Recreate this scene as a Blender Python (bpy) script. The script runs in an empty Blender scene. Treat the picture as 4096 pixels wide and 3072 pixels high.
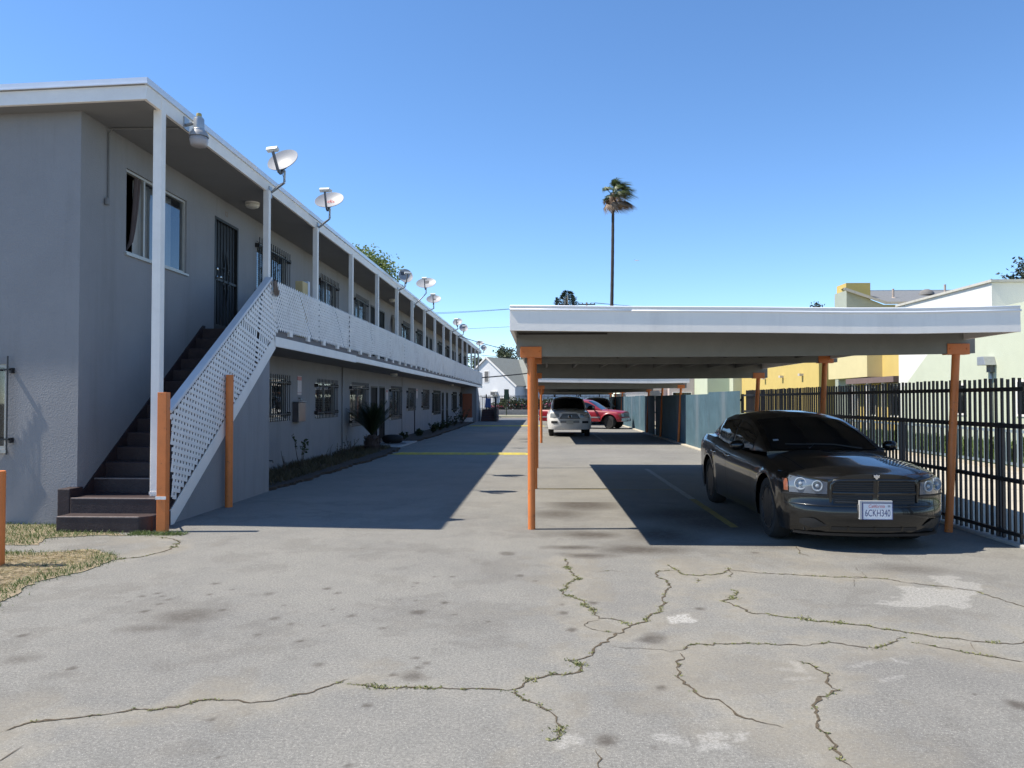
import bpy, math, random
import numpy as np
from mathutils import Vector, Matrix

# ------------------------------------------------------------------ camera, sky, sun, exposure
scene = bpy.context.scene
COL = scene.collection
FPX, EYE = 3037.0, 1.55                       # focal length in photo pixels (4096 wide), eye height in metres
YAW = math.atan(120 / FPX); PITCH = math.atan(64 / math.hypot(FPX, 120))
cam = bpy.data.cameras.new('camera'); camo = bpy.data.objects.new('camera', cam); COL.objects.link(camo)
cam.sensor_width = 36.0; cam.lens = 36.0 * FPX / 4096.0
cam.clip_start = 0.05; cam.clip_end = 20000
camo.location = (0, 0, EYE); camo.rotation_euler = (math.pi / 2 + PITCH, 0, YAW)
scene.camera = camo
SUN = Vector((0.65, 0.045, -1.0)).normalized()         # the way the light travels
world = bpy.data.worlds.new('World'); scene.world = world; world.use_nodes = True
wn = world.node_tree.nodes; bg = wn['Background']
sky = wn.new('ShaderNodeTexSky'); sky.sky_type = 'NISHITA'; sky.sun_disc = False
sky.sun_elevation = math.asin(-SUN.z); sky.sun_rotation = math.atan2(-SUN.x, -SUN.y)
sky.air_density = 0.8; sky.dust_density = 0.0; sky.ozone_density = 4.0; sky.altitude = 50
hsv = wn.new('ShaderNodeHueSaturation'); hsv.inputs['Saturation'].default_value = 1.11
world.node_tree.links.new(sky.outputs[0], hsv.inputs['Color']); world.node_tree.links.new(hsv.outputs[0], bg.inputs[0]); bg.inputs[1].default_value = 0.15
sl = bpy.data.lights.new('sun', 'SUN'); sl.energy = 4.8; sl.angle = math.radians(0.53); sl.color = (1.0, 0.935, 0.82)
so = bpy.data.objects.new('sun', sl); COL.objects.link(so); so.rotation_euler = SUN.to_track_quat('-Z', 'Y').to_euler(); so.location = (-20, 0, 30)
vs = scene.view_settings; vs.view_transform = 'Standard'; vs.look = 'None'; vs.exposure = 0.64; vs.gamma = 1.0; vs.use_curve_mapping = False
scene.render.engine = 'CYCLES'

# ------------------------------------------------------------------ pixel helpers (photo pixel -> a point on a known plane)
_cy, _sy, _cp, _sp = math.cos(YAW), math.sin(YAW), math.cos(PITCH), math.sin(PITCH)
_F = np.array([-_sy * _cp, _cy * _cp, _sp]); _R = np.array([_cy, _sy, 0.0]); _U = np.cross(_R, _F)
def ray(u, v): return _F + _R * (u - 2048) / FPX + _U * (1536 - v) / FPX
def G(u, v, z=0.0):
    d = ray(u, v); t = (z - EYE) / d[2]; return (d[0] * t, d[1] * t)

# ------------------------------------------------------------------ mesh helpers
rng = random.Random(7)
class MB:
    def __init__(s): s.v = []; s.f = []
    def add(s, vs, fs):
        n = len(s.v); s.v.extend([tuple(map(float, p)) for p in vs]); s.f.extend([tuple(i + n for i in f) for f in fs]); return s
    def box(s, x0, x1, y0, y1, z0, z1):
        return s.add([(x0,y0,z0),(x1,y0,z0),(x1,y1,z0),(x0,y1,z0),(x0,y0,z1),(x1,y0,z1),(x1,y1,z1),(x0,y1,z1)],
                     [(0,3,2,1),(4,5,6,7),(0,1,5,4),(1,2,6,5),(2,3,7,6),(3,0,4,7)])
    def bar(s, p0, p1, w, h, up=(0,0,1)):
        p0, p1 = Vector(p0), Vector(p1); d = (p1 - p0).normalized(); up = Vector(up)
        sd = d.cross(up)
        if sd.length < 1e-4: sd = d.cross(Vector((1,0,0)))
        sd.normalize(); u2 = sd.cross(d).normalized(); a = sd * w / 2; b = u2 * h / 2
        vs = [p0-a-b, p0+a-b, p0+a+b, p0-a+b, p1-a-b, p1+a-b, p1+a+b, p1-a+b]
        return s.add(vs, [(0,1,2,3),(7,6,5,4),(0,4,5,1),(1,5,6,2),(2,6,7,3),(3,7,4,0)])
    def tube(s, pts, r, n=8, cap=True):
        pts = [Vector(p) for p in pts]; m = len(pts); rs = r if isinstance(r, (list, tuple)) else [r] * m
        rings = []; prev = None
        for i, p in enumerate(pts):
            d = (pts[min(i+1, m-1)] - pts[max(i-1, 0)]).normalized()
            a = d.cross(Vector((0,0,1)) if abs(d.z) < .95 else Vector((0,1,0))).normalized() if prev is None else (prev - d * prev.dot(d)).normalized()
            prev = a; b = d.cross(a)
            rings.append([p + (a * math.cos(2*math.pi*k/n) + b * math.sin(2*math.pi*k/n)) * rs[i] for k in range(n)])
        base = len(s.v)
        for rg in rings: s.v.extend([tuple(q) for q in rg])
        for i in range(m - 1):
            for k in range(n):
                s.f.append((base+i*n+k, base+i*n+(k+1)%n, base+(i+1)*n+(k+1)%n, base+(i+1)*n+k))
        if cap:
            s.f.append(tuple(base+k for k in reversed(range(n)))); s.f.append(tuple(base+(m-1)*n+k for k in range(n)))
        return s
    def lathe(s, prof, n=20, M=None):
        base = len(s.v); M = M or Matrix()
        for r, z in prof:
            for k in range(n):
                a = 2*math.pi*k/n; s.v.append(tuple(M @ Vector((r*math.cos(a), r*math.sin(a), z))))
        for i in range(len(prof) - 1):
            for k in range(n): s.f.append((base+i*n+k, base+i*n+(k+1)%n, base+(i+1)*n+(k+1)%n, base+(i+1)*n+k))
        if prof[0][0] > 1e-4: s.f.append(tuple(base+k for k in reversed(range(n))))
        if prof[-1][0] > 1e-4: s.f.append(tuple(base+(len(prof)-1)*n+k for k in range(n)))
        return s
    def prism(s, poly, ax, a0, a1):
        def P(p, a): return {'x': (a, p[0], p[1]), 'y': (p[0], a, p[1]), 'z': (p[0], p[1], a)}[ax]
        n = len(poly); vs = [P(p, a0) for p in poly] + [P(p, a1) for p in poly]
        fs = [tuple(range(n)), tuple(range(2*n-1, n-1, -1))] + [(i, i+n, (i+1)%n+n, (i+1)%n) for i in range(n)]
        return s.add(vs, fs)
    def grid(s, P):
        nu, nv = len(P), len(P[0])
        return s.add([p for r in P for p in r], [(i*nv+j, (i+1)*nv+j, (i+1)*nv+j+1, i*nv+j+1) for i in range(nu-1) for j in range(nv-1)])
    def xform(s, M):
        s.v = [tuple(M @ Vector(p)) for p in s.v]; return s

ORG = {}
def worg(o):
    p = Vector((0,0,0))
    while o is not None: p += o.location; o = o.parent
    return p
def obj(name, mb, mat, parent=None, smooth=False, local=False, bevel=0, fix=True):
    me = bpy.data.meshes.new(name)
    if parent is not None and not local:
        c = worg(parent); vs = [(x-c.x, y-c.y, z-c.z) for x, y, z in mb.v]
    else: vs = mb.v
    me.from_pydata(vs, [], mb.f)
    if fix:
        import bmesh
        bm = bmesh.new(); bm.from_mesh(me); bmesh.ops.recalc_face_normals(bm, faces=bm.faces); bm.to_mesh(me); bm.free()
    me.materials.append(mat)
    if smooth is True: me.shade_smooth()
    elif smooth:                              # an angle in degrees
        me.shade_smooth(); me.set_sharp_from_angle(angle=math.radians(smooth))
    o = bpy.data.objects.new(name, me); COL.objects.link(o)
    if parent is not None: o.parent = parent
    if bevel:
        m = o.modifiers.new('bevel', 'BEVEL'); m.width = bevel; m.segments = 2; m.limit_method = 'ANGLE'; m.angle_limit = math.radians(40)
    return o
def inst(src, parent, off, name=None):
    o = src.copy(); COL.objects.link(o); o.parent = parent; o.location = Vector(src.location) + Vector(off)
    if name: o.name = name
    return o
def tag(o, label, cat, group=None):
    o['label'] = label; o['category'] = cat
    if group: o['group'] = group
    return o
def thing(name, label, cat, loc=(0,0,0), group=None, rz=0):
    o = bpy.data.objects.new(name, None); COL.objects.link(o); o.location = loc; o.rotation_euler = (0,0,rz); o.empty_display_size = .2
    return tag(o, label, cat, group)
def struct(o): o['kind'] = 'structure'; return o
def stuff(o): o['kind'] = 'stuff'; return o
def copy_tree(o, parent=None, label=None, top=True):
    c = o.copy(); COL.objects.link(c); c.parent = parent
    if label: c['label'] = label
    for ch in list(o.children): copy_tree(ch, c, None, False)
    return c
def text_mb(txt, size, align='CENTER', depth=0.0):
    cu = bpy.data.curves.new('txt', 'FONT'); cu.body = txt; cu.size = size; cu.align_x = align; cu.align_y = 'CENTER'; cu.extrude = depth
    t = bpy.data.objects.new('txt', cu); COL.objects.link(t); bpy.context.view_layer.update()
    me = bpy.data.meshes.new_from_object(t.evaluated_get(bpy.context.evaluated_depsgraph_get()))
    m = MB(); m.add([tuple(v.co) for v in me.vertices], [tuple(p.vertices) for p in me.polygons])
    bpy.data.objects.remove(t); bpy.data.curves.remove(cu); bpy.data.meshes.remove(me); return m

# ------------------------------------------------------------------ materials
MAT = {}
def mk(name, col, rough=.8, var=.12, scale=3.0, bump=0.0, bscale=60.0, metal=0.0, coat=0.0, spec=.5, dirt=None, dscale=1.2, damt=.4, coords='Object', det=6, dlo=.5, dhi=.72, streak=False):
    if name in MAT: return MAT[name]
    m = bpy.data.materials.new(name); m.use_nodes = True; nt = m.node_tree; N = nt.nodes; L = nt.links
    b = N['Principled BSDF']; b.inputs['Roughness'].default_value = rough; b.inputs['Metallic'].default_value = metal
    b.inputs['Coat Weight'].default_value = coat; b.inputs['Coat Roughness'].default_value = .04; b.inputs['Specular IOR Level'].default_value = spec
    tc = N.new('ShaderNodeTexCoord'); out = tc.outputs[coords]
    nz = N.new('ShaderNodeTexNoise'); nz.inputs['Scale'].default_value = scale; nz.inputs['Detail'].default_value = det; nz.inputs['Roughness'].default_value = .62
    L.new(out, nz.inputs['Vector'])
    mp = N.new('ShaderNodeMapRange'); mp.inputs[1].default_value = .25; mp.inputs[2].default_value = .75; mp.inputs[3].default_value = 1 - var; mp.inputs[4].default_value = 1 + var
    L.new(nz.outputs[0], mp.inputs[0])
    mx = N.new('ShaderNodeMix'); mx.data_type = 'RGBA'; mx.blend_type = 'MULTIPLY'; mx.inputs[0].default_value = 1; mx.inputs[6].default_value = (*col, 1)
    L.new(mp.outputs[0], mx.inputs[7]); last = mx.outputs[2]
    if dirt:
        n2 = N.new('ShaderNodeTexNoise'); n2.inputs['Scale'].default_value = dscale; n2.inputs['Detail'].default_value = 8; n2.inputs['Roughness'].default_value = .7
        if streak:
            sm = N.new('ShaderNodeMapping'); sm.inputs['Scale'].default_value = (1, 1, .12); L.new(out, sm.inputs[0]); L.new(sm.outputs[0], n2.inputs['Vector'])
        else: L.new(out, n2.inputs['Vector'])
        r = N.new('ShaderNodeMapRange'); r.inputs[1].default_value = dlo; r.inputs[2].default_value = dhi; r.inputs[3].default_value = 0; r.inputs[4].default_value = damt
        L.new(n2.outputs[0], r.inputs[0])
        m2 = N.new('ShaderNodeMix'); m2.data_type = 'RGBA'; L.new(r.outputs[0], m2.inputs[0]); L.new(last, m2.inputs[6]); m2.inputs[7].default_value = (*dirt, 1); last = m2.outputs[2]
    L.new(last, b.inputs['Base Color'])
    if bump:
        nb = N.new('ShaderNodeTexNoise'); nb.inputs['Scale'].default_value = bscale; nb.inputs['Detail'].default_value = 5; L.new(out, nb.inputs['Vector'])
        bp = N.new('ShaderNodeBump'); bp.inputs['Strength'].default_value = bump; bp.inputs['Distance'].default_value = .02; L.new(nb.outputs[0], bp.inputs['Height']); L.new(bp.outputs[0], b.inputs['Normal'])
    MAT[name] = m; return m
def leafmat(name, c1, c2, rough=.55, trans=.25):
    m = bpy.data.materials.new(name); m.use_nodes = True; nt = m.node_tree; N = nt.nodes; L = nt.links; b = N['Principled BSDF']
    g = N.new('ShaderNodeNewGeometry'); rp = N.new('ShaderNodeValToRGB'); rp.color_ramp.elements[0].color = (*c1, 1); rp.color_ramp.elements[1].color = (*c2, 1)
    L.new(g.outputs['Random Per Island'], rp.inputs[0]); L.new(rp.outputs[0], b.inputs['Base Color']); b.inputs['Roughness'].default_value = rough
    t = N.new('ShaderNodeBsdfTranslucent'); L.new(rp.outputs[0], t.inputs[0]); mx = N.new('ShaderNodeMixShader'); mx.inputs[0].default_value = trans
    L.new(b.outputs[0], mx.inputs[1]); L.new(t.outputs[0], mx.inputs[2]); L.new(mx.outputs[0], N['Material Output'].inputs[0]); MAT[name] = m; return m
def glassmat(name, tint=(.02,.025,.03), see=.55, rough=.02):
    m = bpy.data.materials.new(name); m.use_nodes = True; nt = m.node_tree; N = nt.nodes; L = nt.links
    b = N['Principled BSDF']; b.inputs['Base Color'].default_value = (*tint, 1); b.inputs['Roughness'].default_value = rough; b.inputs['IOR'].default_value = 1.52
    t = N.new('ShaderNodeBsdfTransparent'); fr = N.new('ShaderNodeFresnel'); fr.inputs[0].default_value = 1.7
    gl = N.new('ShaderNodeBsdfGlossy'); gl.inputs['Roughness'].default_value = rough; gl.inputs[0].default_value = (.9,.95,1,1)
    m1 = N.new('ShaderNodeMixShader'); m1.inputs[0].default_value = see; L.new(b.outputs[0], m1.inputs[1]); L.new(t.outputs[0], m1.inputs[2])
    m2 = N.new('ShaderNodeMixShader'); L.new(fr.outputs[0], m2.inputs[0]); L.new(m1.outputs[0], m2.inputs[1]); L.new(gl.outputs[0], m2.inputs[2])
    L.new(m2.outputs[0], N['Material Output'].inputs[0]); MAT[name] = m; return m

STUCCO = mk('grey_stucco', (.262,.258,.262), .92, .07, 1.3, .30, 55, dirt=(.19,.185,.18), dscale=2.2, damt=.5, streak=True)
SOFFIT = mk('soffit_paint', (.205,.203,.20), .9, .06, 1.5, .15, 40)
WHITE = mk('white_trim_paint', (.84,.79,.73), .6, .06, 3, .15, 40, dirt=(.60,.56,.52), dscale=2.5, damt=.25)
LATT = mk('lattice_paint', (.84,.81,.78), .65, .07, 4, dirt=(.42,.36,.31), dscale=2.2, damt=.3)
DRIP = mk('drip_edge_metal', (.72,.73,.76), .35, .05, 3, metal=.3)
CAP = mk('rail_cap_paint', (.64,.63,.64), .55, .06, 3)
BROWN = mk('stair_brown_paint', (.033,.018,.018), .6, .2, 6, .25, 50, dirt=(.10,.075,.06), dscale=3, damt=.25)
NOSE = mk('worn_step_edge', (.20,.16,.145), .7, .3, 20)
DKSLAB = mk('balcony_slab_edge', (.17,.155,.15), .85, .1, 5)
IRON = mk('black_iron', (.014,.014,.015), .5, .2, 10)
IRONB = mk('brown_iron', (.035,.026,.022), .55, .2, 10)
ALU = mk('aluminium_frame', (.48,.46,.42), .45, .08, 8, metal=.4)
GLASS = glassmat('window_glass')
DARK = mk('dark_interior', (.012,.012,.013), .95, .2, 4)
CURT = mk('curtain_white', (.62,.62,.60), .95, .08, 5)
CURTB = mk('curtain_brown', (.10,.075,.07), .95, .2, 5)
BLIND = mk('window_blind', (.5,.47,.42), .8, .06, 5)
ORANGE = mk('orange_paint', (.66,.190,.045), .5, .12, 5, .10, 60, dirt=(.20,.075,.035), dscale=16, damt=.75, dlo=.60, dhi=.67)
CFASC = mk('carport_fascia', (.86,.79,.70), .7, .05, 1.2, .06, 20, dirt=(.58,.53,.47), dscale=2.5, damt=.35, streak=True)
CBEAM = mk('carport_beam_paint', (.23,.225,.205), .85, .10, 2.5, .2, 30, dirt=(.17,.165,.15), dscale=3, damt=.4)
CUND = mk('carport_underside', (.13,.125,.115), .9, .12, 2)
CEDGE = mk('flashing_white', (.85,.85,.86), .4, .03, 3)
BLACKM = mk('black_rubber', (.012,.012,.012), .8, .2, 20)

# ================================================================== THE GROUND
def asphalt():
    m = bpy.data.materials.new('old_asphalt'); m.use_nodes = True; nt = m.node_tree; N = nt.nodes; L = nt.links; b = N['Principled BSDF']
    tc = N.new('ShaderNodeTexCoord'); P = tc.outputs['Object']
    def noise(s, d=5, r=.6):
        n = N.new('ShaderNodeTexNoise'); n.inputs['Scale'].default_value = s; n.inputs['Detail'].default_value = d; n.inputs['Roughness'].default_value = r; L.new(P, n.inputs['Vector']); return n.outputs[0]
    def rampf(src, a, c, lo, hi):
        r = N.new('ShaderNodeMapRange'); r.inputs[1].default_value = a; r.inputs[2].default_value = c; r.inputs[3].default_value = lo; r.inputs[4].default_value = hi; L.new(src, r.inputs[0]); return r.outputs[0]
    def mix(fac, a, c, mode='MIX'):
        x = N.new('ShaderNodeMix'); x.data_type = 'RGBA'; x.blend_type = mode
        if isinstance(fac, (int, float)): x.inputs[0].default_value = fac
        else: L.new(fac, x.inputs[0])
        for i, q in ((6, a), (7, c)):
            if isinstance(q, tuple): x.inputs[i].default_value = (*q, 1)
            else: L.new(q, x.inputs[i])
        return x.outputs[2]
    c = mix(rampf(noise(.7, 6), .35, .68, 0, 1), (.224,.215,.192), (.180,.174,.160))
    c = mix(rampf(noise(3.1, 7, .7), .45, .75, 0, .55), c, (.246,.232,.205))
    c = mix(rampf(noise(.25, 4), .50, .68, 0, .6), c, (.165,.156,.142))
    c = mix(rampf(noise(1.3, 8, .75), .56, .66, 0, .35), c, (.135,.125,.11))
    # aggregate: pale and dark grains of two sizes
    for sc, lo, hi, cl, am in ((150, 0, .24, (.50,.48,.43), .9), (85, .02, .20, (.60,.57,.51), .95), (110, .0, .26, (.06,.056,.05), .8), (60, .02, .15, (.52,.49,.44), .9), (48, .0, .14, (.07,.065,.06), .7)):
        v = N.new('ShaderNodeTexVoronoi'); v.inputs['Scale'].default_value = sc; L.new(P, v.inputs['Vector'])
        c = mix(rampf(v.outputs['Distance'], hi, lo, 0, am), c, cl)
    c = mix(1.0, c, mix(rampf(noise(420, 2), .3, .7, 0, 1), (.66,.66,.66), (1.30,1.30,1.30)), 'MULTIPLY')
    c = mix(1.0, c, mix(rampf(noise(60, 3, .7), .33, .67, 0, 1), (.74,.74,.74), (1.24,1.24,1.24)), 'MULTIPLY')
    at = N.new('ShaderNodeAttribute'); at.attribute_name = 'wear'; sp = N.new('ShaderNodeSeparateColor'); L.new(at.outputs[0], sp.inputs[0])
    edge = noise(14, 6, .7)
    def mul(a, q):
        x = N.new('ShaderNodeMath'); x.operation = 'MULTIPLY'; L.new(a, x.inputs[0]); L.new(q, x.inputs[1]); return x.outputs[0]
    c = mix(mul(sp.outputs[1], rampf(edge, .3, .6, .35, 1)), c, (.315,.28,.215))
    c = mix(mul(sp.outputs[0], rampf(edge, .25, .55, .5, 1)), c, (.062,.050,.040))
    c = mix(mul(sp.outputs[2], rampf(noise(55, 6, .8), .40, .60, 0, 1)), c, (.54,.52,.48))
    L.new(c, b.inputs['Base Color']); b.inputs['Roughness'].default_value = .92; b.inputs['Specular IOR Level'].default_value = .3
    bp = N.new('ShaderNodeBump'); bp.inputs['Strength'].default_value = .55; bp.inputs['Distance'].default_value = .006; L.new(noise(160, 4, .7), bp.inputs['Height'])
    b2 = N.new('ShaderNodeBump'); b2.inputs['Strength'].default_value = .4; b2.inputs['Distance'].default_value = .05; L.new(noise(1.7, 4), b2.inputs['Height']); L.new(bp.outputs[0], b2.inputs['Normal'])
    L.new(b2.outputs[0], b.inputs['Normal']); return m
ASPH = asphalt()
DIRT = mk('bare_earth', (.055,.040,.030), .95, .3, 5, .8, 25)
DRYDIRT = mk('dry_lawn_soil', (.27,.215,.14), .95, .25, 6, .8, 40, dirt=(.12,.13,.05), dscale=2, damt=.6)
TERRAIN = mk('far_ground', (.16,.14,.10), .95, .25, .2)
CONC = mk('pale_concrete', (.47,.42,.33), .9, .10, 2, .2, 50, dirt=(.36,.32,.26), dscale=1.0, damt=.4)
CONCG = mk('grey_concrete', (.36,.35,.33), .9, .1, 2, .2, 50)
STREET = mk('street_asphalt', (.12,.12,.125), .9, .1, 1, .1, 80)
LAWNB = mk('lawn_base', (.09,.13,.035), .95, .35, 4, .6, 30)
CRACK = mk('crack_dirt', (.105,.080,.050), .95, .45, 40, .8, 120)
YELLOW = mk('yellow_road_paint', (.50,.40,.06), .7, .15, 6, .2, 60, dirt=(.24,.21,.13), dscale=5, damt=.85, dlo=.45)
LINEP = mk('worn_line_paint', (.30,.29,.26), .8, .3, 12, dirt=(.17,.165,.155), dscale=14, damt=.8)
LINEY = mk('worn_yellow_line', (.28,.21,.05), .8, .3, 12, dirt=(.17,.16,.14), dscale=14, damt=.8)

struct(obj('ground', MB().grid([[(-6000,-300,-.06),(-6000,9000,-.06)],[(6000,-300,-.06),(6000,9000,-.06)]][::-1]), TERRAIN))

A = lambda x, y: G(2050 + x/1.0811, 2000 + y/1.0811)       # reading frame, right half of the foreground
B = lambda x, y: G(x/1.0533, 2100 + y/1.0533)              # reading frame, left half of the foreground
cracks = [  # (points, width m, weed density)
 ([B(*p) for p in ((-60,900),(0,880),(60,855),(130,835),(250,822),(350,805),(450,800),(560,780),(640,778),(740,762),(830,742),(900,737),(980,733),(1060,742),(1150,740),(1230,720),(1310,705),(1390,675),(1462,655))], .017, .5),
 ([B(*p) for p in ((1475,668),(1560,675),(1640,690),(1740,685),(1860,683),(1960,695),(2060,692),(2150,690))], .016, 1.0),
 ([B(*p) for p in ((-40,1010),(0,985),(40,960),(70,935))], .014, 0),
 ([B(*p) for p in ((500,146),(600,135),(690,112),(740,90),(765,72),(700,55),(650,55))], .022, .6),
 ([A(*p) for p in ((-18,825),(0,820),(80,785),(180,760),(280,745),(295,715),(255,695),(330,675),(380,635),(420,615),(480,570),(515,540),(575,525),(640,485),(660,450),(640,425),(668,380),(660,350),(620,325),(640,308),(690,305))], .020, .3),
 ([A(*p) for p in ((0,820),(40,850),(100,890),(150,935),(185,990),(140,1040))], .016, 1.6),
 ([A(*p) for p in ((225,250),(245,290),(270,320),(290,340),(245,365),(230,405),(290,435),(320,465),(365,500),(380,515),(440,518),(515,540))], .014, .9),
 ([A(*p) for p in ((380,515),(330,525),(310,548),(370,565),(480,575))], .009, .3),
 ([A(*p) for p in ((415,628),(480,638),(560,645),(640,650),(700,657))], .008, 0),
 ([A(*p) for p in ((690,658),(735,655),(760,635),(800,622),(900,622),(1000,622),(1100,628),(1200,632),(1280,630),(1350,615),(1420,625),(1500,640),(1560,642),(1620,630),(1690,600))], .013, .5),
 ([A(*p) for p in ((735,660),(740,690),(715,720),(715,770),(735,800),(800,820),(840,855),(900,880),(960,910),(1000,940),(1080,960),(1170,975))], .016, .15),
 ([A(*p) for p in ((670,280),(740,325),(800,330),(860,325),(950,305),(1050,315),(1150,320),(1300,328),(1400,335),(1500,335),(1580,340),(1700,355),(1800,370),(1900,380),(2000,395),(2080,420),(2150,445),(2260,475))], .016, .6),
 ([A(*p) for p in ((800,360),(805,335))], .012, .3), ([A(*p) for p in ((915,285),(950,305),(940,335))], .010, .3),
 ([A(*p) for p in ((950,390),(968,402),(945,425),(910,432),(960,455),(1030,490),(1100,495),(1200,505),(1300,522),(1400,528),(1500,540),(1600,558),(1700,570),(1800,585),(1900,598),(2000,612),(2100,625),(2180,620),(2240,590))], .017, .7),
 ([A(*p) for p in ((1740,620),(1850,640),(1950,655),(2050,680),(2150,695),(2260,706))], .014, .5), ([A(*p) for p in ((1985,615),(2000,655))], .009, 0),
 ([A(*p) for p in ((1230,695),(1280,710),(1300,735),(1360,750),(1365,790),(1405,825),(1330,850),(1300,890),(1330,935),(1310,985),(1350,1030),(1370,1080),(1400,1130),(1450,1165))], .018, .4),
 ([A(*p) for p in ((1205,190),(1235,215),(1240,235),(1330,250))], .010, .1), ([A(*p) for p in ((345,1080),(370,1130),(400,1165))], .012, 0),
 ([A(*p) for p in ((30,280),(110,287),(180,288))], .006, 0), ([A(*p) for p in ((330,312),(420,305),(500,312))], .007, .2),
 ([A(*p) for p in ((1480,290),(1520,315),(1530,335),(1480,345),(1500,380))], .005, 0),
]
# driveway sheet: a fine patch in front of the camera that carries the wear, coarse sheets round it
FX0, FX1, FY0, FY1 = -5.8, 5.1, 2.4, 11.6
nx, ny = 436, 368
gx = np.linspace(FX0, FX1, nx + 1); gy = np.linspace(FY0, FY1, ny + 1)
XX, YY = np.meshgrid(gx, gy)
def vnoise(x, y, seed, sc):
    r = np.random.RandomState(seed); T = r.rand(64, 64); x = x*sc; y = y*sc
    xi = np.floor(x).astype(int); yi = np.floor(y).astype(int); fx = x-xi; fy = y-yi; fx = fx*fx*(3-2*fx); fy = fy*fy*(3-2*fy)
    g = lambda a, b: T[a % 64, b % 64]
    return (g(xi,yi)*(1-fx)+g(xi+1,yi)*fx)*(1-fy)+(g(xi,yi+1)*(1-fx)+g(xi+1,yi+1)*fx)*fy
dist = np.full(XX.shape, 9.0)
for pts, w, wd in cracks:
    if w < .009: continue
    for (ax, ay), (bx, by) in zip(pts[:-1], pts[1:]):
        dx, dy = bx-ax, by-ay; q = dx*dx+dy*dy + 1e-9
        t = np.clip(((XX-ax)*dx+(YY-ay)*dy)/q, 0, 1); dist = np.minimum(dist, np.hypot(XX-ax-t*dx, YY-ay-t*dy))
nn = .5*vnoise(XX, YY, 1, 2.3)+.3*vnoise(XX, YY, 2, 6)+.2*vnoise(XX, YY, 3, 15)
tan = np.clip(1-dist/(.05+.55*nn**2.2*2), 0, 1)*.60*np.clip((nn-.25)*3, 0, 1)
darkw = np.clip((nn-.55)*2.2, 0, .16)
def blob(c, rx, ry, rot=0, amt=.6, soft=.5, seed=5):
    global darkw
    d = np.hypot(((XX-c[0])*math.cos(rot)+(YY-c[1])*math.sin(rot))/rx, (-(XX-c[0])*math.sin(rot)+(YY-c[1])*math.cos(rot))/ry)
    d = d*(.75+.5*vnoise(XX, YY, seed, 3.0/min(rx, ry)*.5))
    darkw = np.maximum(darkw, min(.85, amt*1.55)*np.clip((1-d)/soft, 0, 1))
blob(B(790,385), .34, .34, .3, .42, .7, 8); blob(B(620,435), .26, .13, .1, .36, .8, 9); blob(B(90,565), .16, .13, .2, .35, .9, 4); blob(B(260,630), .16, .10, .2, .22, 1, 4)
spots = [(1745,637,.085),(1797,583,.030),(1753,560,.03),(1765,600,.03),(1655,632,.03),(1610,435,.035),(1480,383,.045),(1380,268,.05),(1130,290,.055),(1420,287,.04),(1155,395,.05),(1225,417,.04),(1085,463,.035),(1262,490,.04),(1345,587,.045),(1400,355,.03),(1360,425,.02),(1875,327,.045),(1765,368,.09),(1915,377,.03),(2058,408,.03),(1570,355,.02),(1690,315,.02),(1755,318,.03),(1760,245,.04),(1740,260,.025),(2135,120,.11),(1905,218,.03),(1830,218,.03),(1520,100,.03),(605,365,.05),(600,300,.04),(665,288,.035),(685,300,.04),(710,314,.04),(675,333,.04),(545,323,.025),(910,247,.05),(980,272,.03),(885,292,.035),(940,358,.04),(1050,800,.018),(890,822,.03),(1550,760,.03),(930,978,.02),(1470,1015,.025),(95,465,.05),(300,605,.04),(1195,338,.02)]
for i, (x, y, r) in enumerate(spots): blob(B(x, y), r, r*1.15, 0, .38+.18*rng.random(), .6, 20+i%30)
for i, (x, y, r) in enumerate([(405,1040,.065),(605,1072,.018),(220,488,.05),(255,562,.05),(350,445,.05),(810,470,.05),(1990,838,.018),(2200,890,.08),(610,602,.12),(212,452,.03),(30,327,.05),(100,350,.03),(645,812,.04),(1050,228,.05)]): blob(A(x, y), r, r*1.2, 0, .5, .6, 50+i)
for c, rx, ry, am in [((650,150),.5,.7,.38),((560,215),.55,.30,.50),((330,240),.30,.16,.38),((260,205),.35,.14,.34),((330,150),.5,.3,.35),((200,60),.45,.5,.30),((760,60),.9,.9,.5),((300,20),.6,.8,.4),((1150,200),.6,.25,.2),((900,100),.9,.9,.4),((1700,300),.4,.25,.2)]: blob(A(*c), rx*1.2, ry*1.15, 0, am*1.6, .75, 31)
white = np.zeros(XX.shape)
def patch(poly, amt):
    global white
    ins = np.ones(XX.shape, bool); n = len(poly); a = sum(poly[i][0]*poly[(i+1)%n][1]-poly[(i+1)%n][0]*poly[i][1] for i in range(n))
    wob = (vnoise(XX, YY, 77, 7)-.5)*.16+(vnoise(XX, YY, 78, 23)-.5)*.09
    for i in range(n):
        (x0, y0), (x1, y1) = poly[i], poly[(i+1)%n]; l = math.hypot(x1-x0, y1-y0)
        ins &= ((x1-x0)*(YY-y0)-(y1-y0)*(XX-x0))/l*(1 if a > 0 else -1) > wob
    white = np.maximum(white, amt*ins)
patch([A(1800,328), A(1930,325), A(2040,388), A(1900,382)], .40); patch([A(1670,378), A(1900,383), A(2010,392), A(1950,460), A(1620,455)], .44)
patch([A(665,505), A(745,503), A(785,525), A(740,540), A(670,525)], .75)
for x, y, r in ((690,1040,.05),(860,1038,.05),(1010,1010,.06),(255,1025,.03),(1300,1130,.05),(1660,690,.08)): patch([A(x-18,y-6), A(x+14,y-9), A(x+18,y+5), A(x-10,y+9)], .42)
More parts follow.
